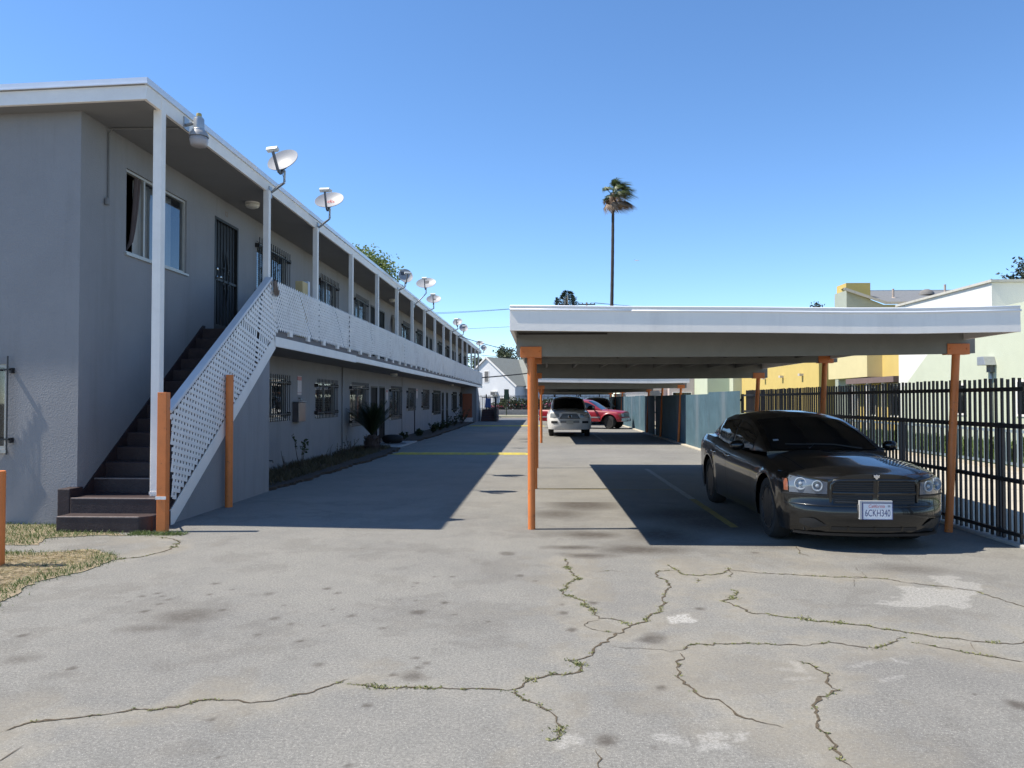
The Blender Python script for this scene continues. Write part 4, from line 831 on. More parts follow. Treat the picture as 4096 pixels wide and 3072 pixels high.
# ================================================================== VEHICLES
TYRE = mk('tyre_rubber', (.018,.018,.018), .85, .25, 14, .3, 80); RIM = mk('alloy_rim', (.30,.30,.31), .35, .1, 8, metal=.8); RIMD = mk('dark_rim', (.05,.05,.052), .4, .1, 8, metal=.6)
CGLASS = mk('tinted_car_glass', (.006,.007,.008), .03, 0, 1, spec=.6); TRIM = mk('black_trim', (.015,.015,.016), .55, .15, 12); CHROME = mk('chrome', (.75,.75,.76), .10, .03, 5, metal=1)
LENS = mk('headlamp_lens', (.30,.33,.36), .08, .1, 20, coat=1, spec=.7); AMBER = mk('amber_lens', (.22,.075,.04), .2, .05, 5, coat=.6); UNDER = mk('car_underside', (.008,.008,.008), .9); PLATEW = mk('plate_white', (.72,.72,.74), .45, .03, 4); PLATEB = mk('plate_blue_print', (.04,.05,.16), .5); PLATER = mk('plate_red_print', (.60,.06,.07), .5)
def interp(pts):
    xs = np.array([p[0] for p in pts]); ys_ = np.array([p[1] for p in pts]); fine = np.linspace(xs[0]-.6, xs[-1]+.6, 1600); v = np.interp(fine, xs, ys_); kk = max(3, int(.10/(fine[1]-fine[0])))
    ker = np.hanning(kk*2+1); ker /= ker.sum(); v2 = np.convolve(np.pad(v, kk, 'edge'), ker, 'valid'); return lambda s: np.interp(s, fine, v2)
class Car:
    """a body shell lofted from the front bumper (s = 0) to the tail (s = L); local y = s, x across, z up"""
    def __init__(c, name, label, cat, loc, rz, P, paint):
        c.P = P; c.t = thing(name, label, cat, loc, None, rz); c.L = P['L']; c.W = P['W']/2; c.paint = paint
        c.zt = interp(P['top']); c.zs = interp(P['sh']); c.pf = interp([(a, b) for a, b in P['nose']]); c.rz = interp([(a, b) for a, b in P['tail']])
        c.sill = P['sill']; c.wr = P['wr']; c.ax = (P['fo'], P['fo']+P['wb']); c.ar = P.get('ar', P['wr']*1.16)
    def plan(c, s):
        R, n, k = c.P['Rf'], c.P.get('nf', 2.3), c.P['cf']; w = 1.0
        if s < R: w = k+(1-k)*(1-((R-s)/R)**n)**(1/n)
        R2, k2 = c.P['Rr'], c.P['cr']; q = c.L-s
        if q < R2: w = min(w, k2+(1-k2)*(1-((R2-max(q,0))/R2)**2.4)**(1/2.4))
        return w*c.W
    def prof(c, s, z):
        zs = c.zs(s); u = np.clip((z-.18)/(zs-.18), 0, 1); return np.interp(u, [0,.10,.28,.5,.68,.80,.90,1.0], c.P.get('side', [.955,.975,.995,1.0,.992,.985,.965,.93]))
    def low(c, s):
        z = c.sill
        for a in c.ax:
            d = abs(s-a)
            if d < c.ar: z = max(z, c.wr+math.sqrt(c.ar**2-d*d)-.02)
        e = min(s, c.L-s); return z
    def flare(c, s, z):
        f_ = 0
        for a in c.ax: d = math.hypot(s-a, z-c.wr); f_ = max(f_, c.P.get('fl', .022)*math.exp(-((d-c.ar)/.045)**2) if d > c.ar-.02 else 0)
        return f_
    def side(c, s, z): return c.plan(s)*c.prof(s, z)+c.flare(s, z)
    def sy(c, s, x, z):
        f1 = math.exp(-(s/.28)**2); f2 = math.exp(-((c.L-s)/.25)**2); b = c.P['bow']*(x/c.W)**2
        return s+(c.pf(z)+b)*f1-(c.rz(z)+.06*(x/c.W)**2)*f2
    def pt(c, s, x, z): return (x, float(c.sy(s, x, z)), float(z))
    def front(c, x, z, out=.004):
        """point on the nose at x, z"""
        lo, hi = 0.0, c.P['Rf']*1.0
        if c.side(0, z) >= abs(x): s = 0
        else:
            for _ in range(30):
                s = (lo+hi)/2
                if c.side(s, z) < abs(x): lo = s
                else: hi = s
        return (x, float(c.sy(s, x, z))-out, z)
    def shell(c):
        m = MB(); ss = sorted(set(list(np.linspace(0, c.P['Rf'], 12))+list(np.linspace(c.P['Rf'], c.L-c.P['Rr'], 78))+list(np.linspace(c.L-c.P['Rr'], c.L, 8)))); ns, nt_ = 16, 12
        rows = []
        for s in ss:
            zl, zs, zt = c.low(s), float(c.zs(s)), float(c.zt(s)); half = []
            for i in range(ns+1):
                z = zl+(zs-zl)*i/ns; half.append((c.side(s, z), z))
            w = half[-1][0]
            for i in range(1, nt_+1):
                x = w*(1-i/nt_); half.append((x, zs+(zt-zs)*(1-(x/w)**c.P.get('crown', 2.6))))
            full = [(-x, z) for x, z in half]+[(x, z) for x, z in half[-2::-1]]
            rows.append([c.pt(s, x, z) for x, z in full])
        m.grid(rows)
        n = len(rows[0]); mid = n//2
        for row, rev in ((rows[0], 0), (rows[-1], 1)):          # close the nose and tail
            for i in range(mid-1 if False else mid):
                a, b, p, q = row[i], row[i+1], row[n-1-i], row[n-2-i]; K = 10; s0 = 0 if not rev else c.L
                top = [c.pt(s0, b[0]+(q[0]-b[0])*k/K, b[2]) for k in range(K+1)]; bot = [c.pt(s0, a[0]+(p[0]-a[0])*k/K, a[2]) for k in range(K+1)]
                m.grid([bot, top])
        import bmesh
        o = obj('body', m, c.paint, c.t, 42, local=True)
        bm = bmesh.new(); bm.from_mesh(o.data); bmesh.ops.remove_doubles(bm, verts=bm.verts, dist=.0008); bmesh.ops.recalc_face_normals(bm, faces=bm.faces); bm.to_mesh(o.data); bm.free()
        o.data.shade_smooth(); o.data.set_sharp_from_angle(angle=math.radians(38))
        w = c.W-.10; u = MB()
        u.box(-w+.16, w-.16, .25, c.L-.2, c.sill-.02, c.sill+.10).box(-w, w, c.ax[0]+c.ar+.02, c.ax[1]-c.ar-.02, c.sill-.005, c.sill+.25)
        for a in c.ax: u.box(-w+.24, w-.24, a-c.ar, a+c.ar, c.sill, c.wr+c.ar+.0)
        u.box(-w+.1, w-.1, .2, c.ax[0]-c.ar, c.sill+.02, .5).box(-w+.1, w-.1, c.ax[1]+c.ar, c.L-.25, c.sill+.05, .5)
        obj('underbody', u, UNDER, c.t, local=True); c.body = o; return o
    # ---- greenhouse
    def gset(c): 
        c.gz = interp(c.P['roof']); c.gb = interp(c.P['belt']); c.gw = interp(c.P['gw'])
    def gpt(c, s, t, out=0.0):
        """t in [-1, 1] across: |t| > .55 is the side glass, the middle the roof"""
        zb, zr = float(c.gb(s)), float(c.gz(s)); h = max(.004, zr-zb); wb = float(c.gw(s)); tb = c.P.get('tumble', .42); zr_s = zb+.88*h; wr_ = wb-tb*.88*h; a = abs(t); sg = 1 if t >= 0 else -1
        if a >= .55: u = (1-a)/.45; bulge = .02*math.sin(math.pi*u)*min(1, h/.3); x = wb+(wr_-wb)*u+bulge; z = zb+(zr_s-zb)*u
        else: v = a/.55; x = wr_*v; z = zr_s+(.12*h)*(1-v**2.6)
        return (sg*(x+(out if a >= .55 else 0)), s-(out if s < c.P['ws'][1] and a < .55 else 0), z+(out if a < .55 else 0))
    def cabin(c):
        c.gset(); s0, s1 = c.P['roof'][0][0], c.P['roof'][-1][0]
        ts = list(np.linspace(-1, -.55, 9))+list(np.linspace(-.5, .5, 17))+list(np.linspace(.55, 1, 9))
        ss = np.linspace(s0, s1, 60); m = MB().grid([[c.gpt(s, t) for t in ts] for s in ss])
        m.grid([[c.gpt(s0, t) for t in ts], [(c.gpt(s0, t)[0], s0, c.gpt(s0, t)[2]-.12) for t in ts]]); m.grid([[c.gpt(s1, t) for t in ts], [(c.gpt(s1, t)[0], s1, c.gpt(s1, t)[2]-.25) for t in ts]])
        c.roof = obj('roof', m, c.P.get('roofpaint', c.paint), c.t, 40, local=True)
        a, b = c.P['ws']; obj('windshield', MB().grid([[c.gpt(s, t, .005) for t in np.linspace(-.50, .50, 17)] for s in np.linspace(a, b, 14)]), CGLASS, c.t, True, local=True)
        if 'rw' in c.P: a, b = c.P['rw']; obj('rear_window', MB().grid([[(p[0], p[1]+.006, p[2]+.004) for p in (c.gpt(s, t, 0) for t in np.linspace(-.47, .47, 15))] for s in np.linspace(a, b, 10)]), CGLASS, c.t, True, local=True)
        for (a, b, u0, u1) in c.P['sw']:
            for sg in (-1, 1):
                g = []
                for s in np.linspace(a, b, 12): g.append([c.gpt(s, sg*(1-.45*u), .006) for u in np.linspace(u0, u1, 6)])
                obj('side_window', MB().grid(g), CGLASS, c.t, True, local=True)
    def patch(c, name, x0, x1, z0, z1, mat, out=.006, parent=None, nx_=10, nz=4, f=None, smooth=True):
        g = []
        for i in range(nx_+1):
            u = i/nx_; row = []
            for j in range(nz+1):
                v = j/nz; x, z = (x0+(x1-x0)*u, z0+(z1-z0)*v) if f is None else f(u, v); row.append(c.front(x, z, out))
            g.append(row)
        return obj(name, MB().grid(g), mat, parent or c.t, smooth, local=True)
    def wheels(c, rim, spokes=5, steer=0, sx=None):
        w = .215; r = c.wr; proto = None
        for k, a in enumerate(c.ax):
            for sg in (-1, 1):
                tr = sx or (c.W-.135)
                M = Matrix.Translation((sg*tr, a, r)) @ Matrix.Rotation(steer if k == 0 else 0, 4, 'Z') @ Matrix.Rotation(sg*math.pi/2, 4, 'Y')
                rr = r*.70
                ty = obj('wheel', MB().lathe([(rr,-w/2),(r*.93,-w/2),(r*.985,-w*.36),(r,-w*.2),(r,w*.2),(r*.985,w*.36),(r*.93,w/2),(rr+.01,w/2+.004),(rr-.004,w/2-.012)], 36, M), TYRE, c.t, 50, local=True)
                q = MB().lathe([(rr-.004,w/2-.010),(rr-.012,w/2+.0),(rr-.022,w/2-.004),(rr-.03,w/2-.06),(.05,w/2-.075)], 32, M)
                for i in range(spokes):
                    for d in (-.11, .11) if spokes == 5 else (0,):
                        an = 2*math.pi*i/spokes+d; q.bar(M @ Vector((.04*math.cos(an), .04*math.sin(an), w/2-.03)), M @ Vector(((rr-.02)*math.cos(an), (rr-.02)*math.sin(an), w/2-.012)), .032, .022, up=tuple(M.to_3x3() @ Vector((0,0,1))))
                q.lathe([(.06,w/2-.03),(.055,w/2-.012),(.02,w/2-.008),(0,w/2-.008)], 16, M)
                obj('rim', q, rim, ty, 40, local=True)
    def strip_side(c, name, pts, w, mat, out=.003, sides=(-1,1)):
        for sg in sides:
            g = []
            for (s, z), (s2, z2) in zip(pts, pts[1:]+[(2*pts[-1][0]-pts[-2][0], 2*pts[-1][1]-pts[-2][1])]):
                d = math.hypot(s2-s, z2-z)+1e-9; nx_, nz = -(z2-z)/d*w/2, (s2-s)/d*w/2
                g.append([(sg*(c.side(s+k*nx_, z+k*nz)+out), s+k*nx_, z+k*nz) for k in (-1, 0, 1)])
            obj(name, MB().grid(g), mat, c.t, True, local=True)
    def mirror(c, s, z, x, sz=(.10,.07,.065), mat=None):
        for sg in (-1, 1):
            m = MB(); m.lathe([(0,-1),(.55,-.86),(.9,-.45),(1,0),(.92,.42),(.6,.85),(0,1)], 16, Matrix.Translation((sg*x, s, z)) @ Matrix.Diagonal((sz[0], sz[1], sz[2], 1)))
            m.bar((sg*(x-.16), s+.03, z-.05), (sg*x, s, z-.03), .06, .035); obj('mirror', m, mat or c.paint, c.t, True, local=True)
    def handles(c, ss, z, mat):
        for s in ss:
            for sg in (-1, 1): X = c.side(s, z); obj('door_handle', MB().tube([(sg*(X-.01), s-.10, z),(sg*(X+.028), s-.085, z+.002),(sg*(X+.030), s+.07, z+.006),(sg*(X-.01), s+.10, z+.006)], .013, 8), mat, c.t, True, local=True)
def line_pts(a, b, n=10): return [(a[0]+(b[0]-a[0])*i/n, a[1]+(b[1]-a[1])*i/n) for i in range(n+1)]

# ---- the black sedan
BLK = mk('black_car_paint', (.0050,.0048,.0047), .30, .25, 60, coat=.9, spec=.25, dirt=(.014,.0125,.011), dscale=3.5, damt=.35)
P = dict(L=5.08, W=1.83, sill=.19, wr=.345, fo=.96, wb=3.05, Rf=.58, cf=.58, Rr=.75, cr=.66, bow=.17, crown=2.8, fl=.014,
 top=[(0,.80),(.25,.855),(.8,.925),(1.5,.965),(2.0,.95),(4.2,1.03),(4.75,1.045),(5.08,1.03)], sh=[(0,.735),(.3,.775),(.9,.84),(1.6,.875),(2.6,.90),(3.3,.94),(3.9,1.0),(4.5,1.02),(5.08,.98)],
 nose=[(.15,.10),(.22,.045),(.30,.012),(.42,0),(.465,0),(.49,.045),(.60,.04),(.72,.022),(.80,.012),(.9,.03),(1.1,.05)], tail=[(.2,.12),(.35,.02),(.6,.0),(.8,.03),(1.0,.02)],
 side=[.945,.965,.985,.993,1.0,.995,.975,.90],
 roof=[(1.42,.935),(1.7,1.075),(2.05,1.215),(2.4,1.325),(2.7,1.385),(3.05,1.41),(3.4,1.395),(3.8,1.32),(4.2,1.185),(4.55,1.035)], belt=[(1.42,.925),(2.0,.915),(2.8,.925),(3.4,.955),(4.0,1.01),(4.55,1.03)],
 gw=[(1.42,.745),(1.8,.785),(2.4,.805),(3.2,.805),(3.8,.785),(4.55,.68)], tumble=.46, ws=(1.47,2.40), rw=(3.62,4.5), sw=[(1.92,2.86,.10,.86),(2.94,3.72,.10,.84),(3.77,3.98,.18,.66)])
ch = Car('parked_sedan', 'black four door sedan parked under the nearest carport', 'car', (3.365, 7.80, 0), 0, P, BLK); ch.t.scale = (.925, .96, 1.0); ch.shell(); ch.cabin(); ch.wheels(RIMD, 5)
def hl(x0, x1, sg):       # headlight outline: slanting top edge
    def f(u, v): x = x0+(x1-x0)*u; zt = .770-.055*u; return (sg*x, .590+(zt-.590)*v)
    return f
for sg in (-1, 1):
    h_ = ch.patch('headlight', 0, 0, 0, 0, mk('headlight_black_housing', (.095,.115,.145), .08, .3, 6, coat=1), .004, f=lambda u, v, sg=sg: hl(.84, .50, sg)(u, v), nx_=12)
    ch.patch('turn_signal', 0, 0, 0, 0, AMBER, .006, h_, f=lambda u, v, sg=sg: (sg*(.882-.032*u), .605+(.12)*v))
    for x, r in ((.745,.062),(.600,.053)):
        px_, py_, pz = ch.front(sg*x, .685-.012*(x < .7), .0); nrm = Vector((sg*.45 if x > .7 else sg*.26, -1, .05)).normalized(); q = nrm.to_track_quat('Z', 'Y').to_matrix().to_4x4()
        M = Matrix.Translation((px_, py_-.006, pz)) @ q
        obj('lamp', MB().lathe([(r+.004,-.02),(r+.004,.012),(r,.014),(r-.007,.013),(r-.012,-.004),(r*.6,-.012),(.022,-.006),(.018,.010),(.008,.016),(0,.016)], 28, M), LENS, h_, 40, local=True)
    ch.patch('brow', 0, 0, 0, 0, BLK, .014, f=lambda u, v, sg=sg: (sg*(.88-.38*u), .772-.055*u+.022*v), nx_=14, nz=3)
    ch.patch('chin_line', 0, 0, 0, 0, TRIM, .008, f=lambda u, v, sg=sg: (sg*(.90-.40*u), .570+.014*v), nx_=14, nz=1)
    # fog lamp pocket
    ch.patch('fog_pocket', 0, 0, 0, 0, TRIM, .005, f=lambda u, v, sg=sg: (sg*(.76-.26*u), .305+.05*math.sin(math.pi*min(1,u*1.0+.08))**.6*(2*v-1)*(1 if u < .5 else 1-.7*(u-.5)*2)+(-.03*u)), nx_=14)
gr = ch.patch('grille', 0, 0, 0, 0, TRIM, .006, f=lambda u, v: ((-1+2*u)*(.455-.03*v**3-.02*(1-v)**3), .495+.225*v), nx_=20, nz=8)
for x0, x1 in ((-.43,-.03),(.03,.43)):
    for z in np.arange(.515, .71, .024):
        if abs(z-.605) > .02: obj('grille_bar', MB().grid([[ch.front(x, z+dz, .014+.006*(dz == 0)) for dz in (-.005, 0, .005)] for x in np.linspace(x0, x1, 8)]), mk('grille_plastic', (.02,.02,.021), .45, .1, 9), gr, True, local=True)
obj('grille_cross', MB().grid([[ch.front(x, z, .030-.018*abs(x)/.03) for x in (-.032,-.018,0,.018,.032)] for z in np.linspace(.49, .735, 6)]).grid([[ch.front(x, .605+dz, .026-.014*abs(dz)/.016) for dz in (-.016, 0, .016)] for x in np.linspace(-.45, .45, 18)]), BLK, gr, True, local=True)
obj('grille_surround', MB().grid([[ch.front(x, z+k*.028*(1 if z > .6 else -1) if abs(x) < .45 else z, .022-.018*abs(k-.4)) if False else ch.front(x*(1+.05*k), .605+(z-.605)*(1+.16*k), .026-.022*abs(k-.35)/.65) for k in (0,.35,1)] for x, z in [(-.455,.52),(-.455,.60),(-.45,.68),(-.42,.72),(-.3,.728),(0,.732),(.3,.728),(.42,.72),(.45,.68),(.455,.60),(.455,.52)]]), BLK, gr, True, local=True)
ch.patch('lower_intake', -.46, .46, .225, .262, TRIM, .005); ch.patch('air_dam', -.80, .80, .165, .195, TRIM, .012, nx_=20)
for x in (-.30,-.02,.28): obj('intake_strut', MB().grid([[ch.front(xx, z, .010) for xx in (x, x+.018)] for z in (.222,.265)]), BLK, ch.t, local=True)
obj('bumper_line', MB().grid([[ch.front(x, .468+dz, .012 if dz == .006 else .003) for dz in (0,.006,.014)] for x in np.linspace(-.88,.88,30)]), BLK, ch.t, True, local=True)
# hood badge: a small shield with a ram's head in relief
bx_, by_, bz_ = ch.front(0, .775, .022)
obj('hood_emblem', MB().prism([(-.034,.022),(-.014,.016),(0,.026),(.014,.016),(.034,.022),(.030,-.006),(.016,-.012),(.008,-.026),(-.008,-.026),(-.016,-.012),(-.030,-.006)], 'y', 0, .008).xform(Matrix.Translation((bx_, by_, bz_))), CHROME, ch.t, local=True, bevel=.002)
yp = ch.front(0, .43)[1]; xp_ = -.005
pl = obj('number_plate', MB().box(xp_-.155, xp_+.155, yp-.030, yp-.026, .355, .512), PLATEW, ch.t, local=True, bevel=.001)
obj('plate_frame', MB().box(xp_-.162,xp_-.155,yp-.033,yp-.003,.35,.517).box(xp_+.155,xp_+.162,yp-.033,yp-.003,.35,.517).box(xp_-.155,xp_+.155,yp-.033,yp-.003,.350,.3548).box(xp_-.155,xp_+.155,yp-.033,yp-.003,.5122,.517), PLATEB, pl, local=True)
obj('plate_bracket', MB().box(xp_-.19,xp_-.163,yp-.028,yp+.01,.352,.54).box(xp_-.163,xp_+.163,yp-.024,yp+.01,.518,.538).box(xp_-.19, xp_+.16, yp-.012, yp+.02, .36, .50), mk('bracket_grey', (.40,.40,.40), .4, .1, 5), pl, local=True, bevel=.003)
RX = Matrix.Rotation(math.pi/2, 4, 'X')
obj('plate_number', text_mb('6CKH340', .098).xform(Matrix.Translation((xp_, yp-.0312, .413)) @ RX @ Matrix.Diagonal((.68,1,1,1))), PLATEB, pl, fix=False, local=True)
obj('plate_state', text_mb('California', .045).xform(Matrix.Translation((xp_-.01, yp-.0312, .484)) @ RX @ Matrix(((1,.25,0,0),(0,1,0,0),(0,0,1,0),(0,0,0,1)))), PLATER, pl, fix=False, local=True)
obj('plate_sticker', MB().box(xp_+.108, xp_+.135, yp-.0312, yp-.0302, .475, .495), mk('sticker_grey', (.35,.35,.38), .5), pl, local=True)
ch.mirror(1.86, .985, 1.01); ch.handles((2.78, 3.62), .80, CHROME)
for pts in ([(1.62,.30),(1.60,.5),(1.60,.7),(1.66,.86)], [(2.88,.26),(2.90,.5),(2.90,.9)], [(3.62,.72),(3.74,.86),(3.78,.95)]): ch.strip_side('door_gap', [p for a, b in zip(pts[:-1], pts[1:]) for p in line_pts(a, b, 5)], .007, UNDER, .0015)
ch.strip_side('body_crease', line_pts((1.5,.735), (3.5,.80), 24), .030, BLK, .009); ch.strip_side('rub_strip', line_pts((1.42,.455), (3.5,.475), 24), .028, BLK, .008)
ch.strip_side('fuel_door', line_pts((4.20,.86),(4.32,.86),4), .11, BLK, .004, (-1,)); ch.strip_side('tail_light', line_pts((4.86,.80),(5.02,.80),4), .16, mk('red_lens', (.25,.01,.012), .15, .05, 4, coat=1), .006)
for sg in (-1,1): obj('wiper', MB().tube([ch.gpt(1.46, .25*sg+.1, .02), ch.gpt(1.56, .02+.10*sg, .012), ch.gpt(1.58, -.25+.10*sg, .010)], .008, 5), TRIM, ch.t, local=True)
p_ = [ch.gpt(s, t, .008) for s, t in ((1.66,-.455),(1.66,-.40),(1.70,-.40),(1.70,-.455))]; obj('windshield_sticker', MB().add(p_, [(0,1,2,3)]), mk('paper_sticker', (.35,.36,.38), .6), ch.t, local=True)
for sg in (-1, 1):
    g = []
    for q in np.linspace(.34, 1.46, 16):
        w_ = ch.side(q, float(ch.zs(q))); r_ = []
        for k in (-.004, .004): x_ = w_*(.80-.04*(q-.34))+k; r_.append((sg*x_, float(ch.sy(q, x_, ch.zs(q))), float(ch.zs(q))+(float(ch.zt(q))-float(ch.zs(q)))*(1-(x_/w_)**2.8)+.0025))
        g.append(r_)
    obj('hood_gap', MB().grid(g), UNDER, ch.t, local=True, fix=False)

# ---- the white suv
SUVW = mk('white_car_paint', (.74,.735,.72), .32, .05, 3, coat=.7, dirt=(.56,.54,.50), dscale=2, damt=.25)
P = dict(L=4.80, W=1.88, sill=.30, wr=.39, fo=.92, wb=2.79, Rf=.55, cf=.66, Rr=.4, cr=.8, bow=.13, crown=3, fl=.035, ar=.46,
 top=[(0,1.0),(.25,1.06),(.8,1.10),(1.4,1.13),(4.8,1.10)], sh=[(0,.90),(.3,.97),(.9,1.02),(1.5,1.05),(4.8,1.06)],
 nose=[(.25,.06),(.36,.015),(.50,0),(.68,.0),(.72,.03),(.85,.04),(1.0,.06),(1.2,.1)], tail=[(.3,.08),(.5,.0),(1.2,.02)], side=[.94,.97,.99,1.0,1.0,.985,.96,.90],
 roof=[(1.28,1.06),(1.6,1.26),(1.95,1.48),(2.2,1.60),(2.6,1.645),(3.6,1.65),(4.4,1.62),(4.62,1.52),(4.78,1.15)], belt=[(1.28,1.045),(2,1.06),(4.78,1.10)], gw=[(1.28,.80),(1.7,.83),(2.4,.84),(4.2,.82),(4.78,.76)], tumble=.30,
 ws=(1.34,2.12), rw=(4.5,4.74), sw=[(1.85,2.72,.08,.86),(2.80,3.60,.08,.86),(3.68,4.45,.08,.84)])
sv = Car('parked_suv', 'white suv with dark windows parked under the second carport', 'car', (1.17, 32.0, 0), 0, P, SUVW); sv.t.scale = (.955, 1.0, 1.04); sv.shell(); sv.cabin(); sv.wheels(RIM, 6)
for sg in (-1, 1):
    h_ = sv.patch('headlight', 0, 0, 0, 0, mk('suv_headlight', (.20,.22,.24), .10, .4, 9, coat=1), .008, f=lambda u, v, sg=sg: (sg*(.86-.40*u), .77+.02*u+(.185-.03*u)*v)); sv.patch('fog_light', 0, 0, 0, 0, TRIM, .008, f=lambda u, v, sg=sg: (sg*(.82-.28*u), .55+.09*v))
gr = sv.patch('grille', 0, 0, 0, 0, TRIM, .014, f=lambda u, v: ((-1+2*u)*(.46-.14*v), .735+.20*v), nx_=16)
for z in (.78,.83,.88): obj('grille_bar', MB().grid([[sv.front(x, z+d, .022) for d in (0,.018)] for x in np.linspace(-.38,.38,9)]), RIM, gr, True, local=True)
bx_, by_, bz_ = sv.front(0, .83, .03); obj('grille_emblem', MB().lathe([(.075,0),(.075,.008),(.06,.010),(.058,0)], 20, Matrix.Translation((bx_,by_,bz_)) @ RX @ Matrix.Diagonal((1,.72,1,1))), CHROME, gr, local=True)
sv.patch('lower_grille', -.42, .42, .565, .655, TRIM, .008)
for z in (.585,.625): obj('grille_bar', MB().grid([[sv.front(x, z+d, .014) for d in (0,.012)] for x in np.linspace(-.42,.42,9)]), SUVW, gr, True, local=True)
yp = sv.front(0, .58)[1]; obj('number_plate', MB().box(-.155,.155,yp-.03,yp-.024,.51,.665), mk('plate_pale', (.50,.50,.46), .5, .15, 30), sv.t, local=True)
sv.mirror(1.80, 1.16, 1.02, (.12,.08,.09), TRIM)
for sg in (-1,1): obj('roof_rack', MB().tube([(sg*.60,2.3,1.64),(sg*.60,2.45,1.70),(sg*.59,4.0,1.70),(sg*.59,4.2,1.63)], .022, 8), TRIM, sv.t, True, local=True)
sv.handles((2.62,3.45), .95, SUVW)
sv.strip_side('cladding', line_pts((1.45,.50),(3.22,.50),16), .10, mk('grey_cladding', (.30,.29,.28), .6), .006)

# ---- the red pickup, crossing behind the suv with its front wheels turned
RED = mk('red_car_paint', (.27,.010,.018), .35, .08, 3, coat=.5, dirt=(.20,.03,.035), dscale=2, damt=.3)
P = dict(L=4.9, W=1.72, sill=.40, wr=.36, fo=.80, wb=3.05, Rf=.40, cf=.74, Rr=.2, cr=.9, bow=.08, crown=3, fl=.03, ar=.455,
 top=[(0,.93),(.2,.97),(.8,1.02),(1.35,1.06),(4.9,1.02)], sh=[(0,.84),(.3,.90),(.9,.96),(1.5,.99),(4.9,1.0)], nose=[(.3,.06),(.45,.0),(.60,.0),(.64,.05),(.8,.05),(.95,.08)], tail=[(.3,0),(1.2,0)], side=[.95,.97,.985,1.0,1.0,.99,.97,.91],
 roof=[(1.22,1.0),(1.5,1.20),(1.85,1.44),(2.1,1.55),(2.4,1.585),(2.85,1.57),(3.0,1.45),(3.08,1.05)], belt=[(1.22,.995),(3.08,1.01)], gw=[(1.22,.76),(1.7,.79),(2.6,.79),(3.08,.77)], tumble=.28, ws=(1.28,2.02), sw=[(1.62,2.62,.06,.86),(2.68,2.94,.10,.8)])
tr = Car('pickup_truck', 'red pickup truck crossing behind the white suv with its front wheels turned', 'truck', (4.62, 41.1, 0), math.radians(68), P, RED); tr.shell(); tr.cabin(); tr.wheels(RIMD, 6, math.radians(-24))
tr.patch('bumper', -.80, .80, .42, .58, CHROME, .05, nx_=16); tr.patch('grille', -.50, .50, .66, .84, TRIM, .012)
for z in (.69,.75,.81): obj('grille_bar', MB().grid([[tr.front(x, z+d, .02) for d in (0,.02)] for x in np.linspace(-.5,.5,7)]), CHROME, tr.t, True, local=True)
for sg in (-1,1): h_ = tr.patch('headlight', 0, 0, 0, 0, LENS, .012, f=lambda u, v, sg=sg: (sg*(.74-.22*u), .66+.17*v)); tr.patch('turn_signal', 0, 0, 0, 0, AMBER, .014, h_, f=lambda u, v, sg=sg: (sg*(.83-.09*u), .66+.17*v))
tr.mirror(1.62, 1.10, .95, (.10,.06,.10), TRIM); tr.handles((2.62,), .86, TRIM); tr.strip_side('side_moulding', line_pts((1.3,.62),(4.8,.62),30), .07, mk('grey_moulding', (.28,.24,.24), .6), .006)
obj('bed_well', MB().box(-.70,.70,3.2,4.8,.60,1.034), UNDER, tr.t, local=True); tr.strip_side('door_gap', line_pts((1.46,.42),(1.46,.96),8), .01, UNDER, .002); tr.strip_side('cab_gap', line_pts((3.12,.42),(3.12,.98),8), .02, UNDER, .002)
obj('front_plate', MB().box(-.12,.18,tr.front(0,.5)[1]-.06,tr.front(0,.5)[1]-.052,.44,.57), PLATEW, tr.t, local=True)

# ---- the silver van under the last carport
SIL = mk('silver_van_paint', (.42,.44,.47), .3, .05, 3, coat=.7, metal=.2)
P = dict(L=4.9, W=1.95, sill=.28, wr=.34, fo=.95, wb=2.9, Rf=.6, cf=.62, Rr=.3, cr=.85, bow=.16, crown=2.6, fl=.02,
 top=[(0,.86),(.25,.95),(.8,1.04),(1.2,1.10),(4.9,1.05)], sh=[(0,.78),(.4,.88),(1.0,.98),(4.9,1.02)], nose=[(.2,.08),(.4,0),(.6,.02),(.9,.08)], tail=[(.3,0),(1.2,0)],
 roof=[(.95,1.03),(1.3,1.25),(1.7,1.48),(2.0,1.62),(2.5,1.72),(3.6,1.74),(4.6,1.68),(4.85,1.1)], belt=[(.95,1.02),(4.85,1.06)], gw=[(.95,.84),(1.5,.88),(4.85,.85)], tumble=.26, ws=(1.0,1.95), sw=[(1.7,2.6,.08,.84),(2.7,3.6,.08,.84),(3.7,4.6,.08,.84)])
vn = Car('parked_van', 'silver van with a dark windshield behind the red pickup', 'van', (3.72, 49.2, 0), 0, P, SIL); vn.shell(); vn.cabin(); vn.wheels(RIM, 6)
for sg in (-1,1): vn.patch('headlight', 0, 0, 0, 0, LENS, .008, f=lambda u, v, sg=sg: (sg*(.86-.34*u), .66+.13*v))
vn.patch('grille', -.40, .40, .60, .72, TRIM, .008); vn.patch('lower_grille', -.5, .5, .36, .45, TRIM, .008); vn.mirror(1.5, 1.12, 1.06, (.11,.07,.09))

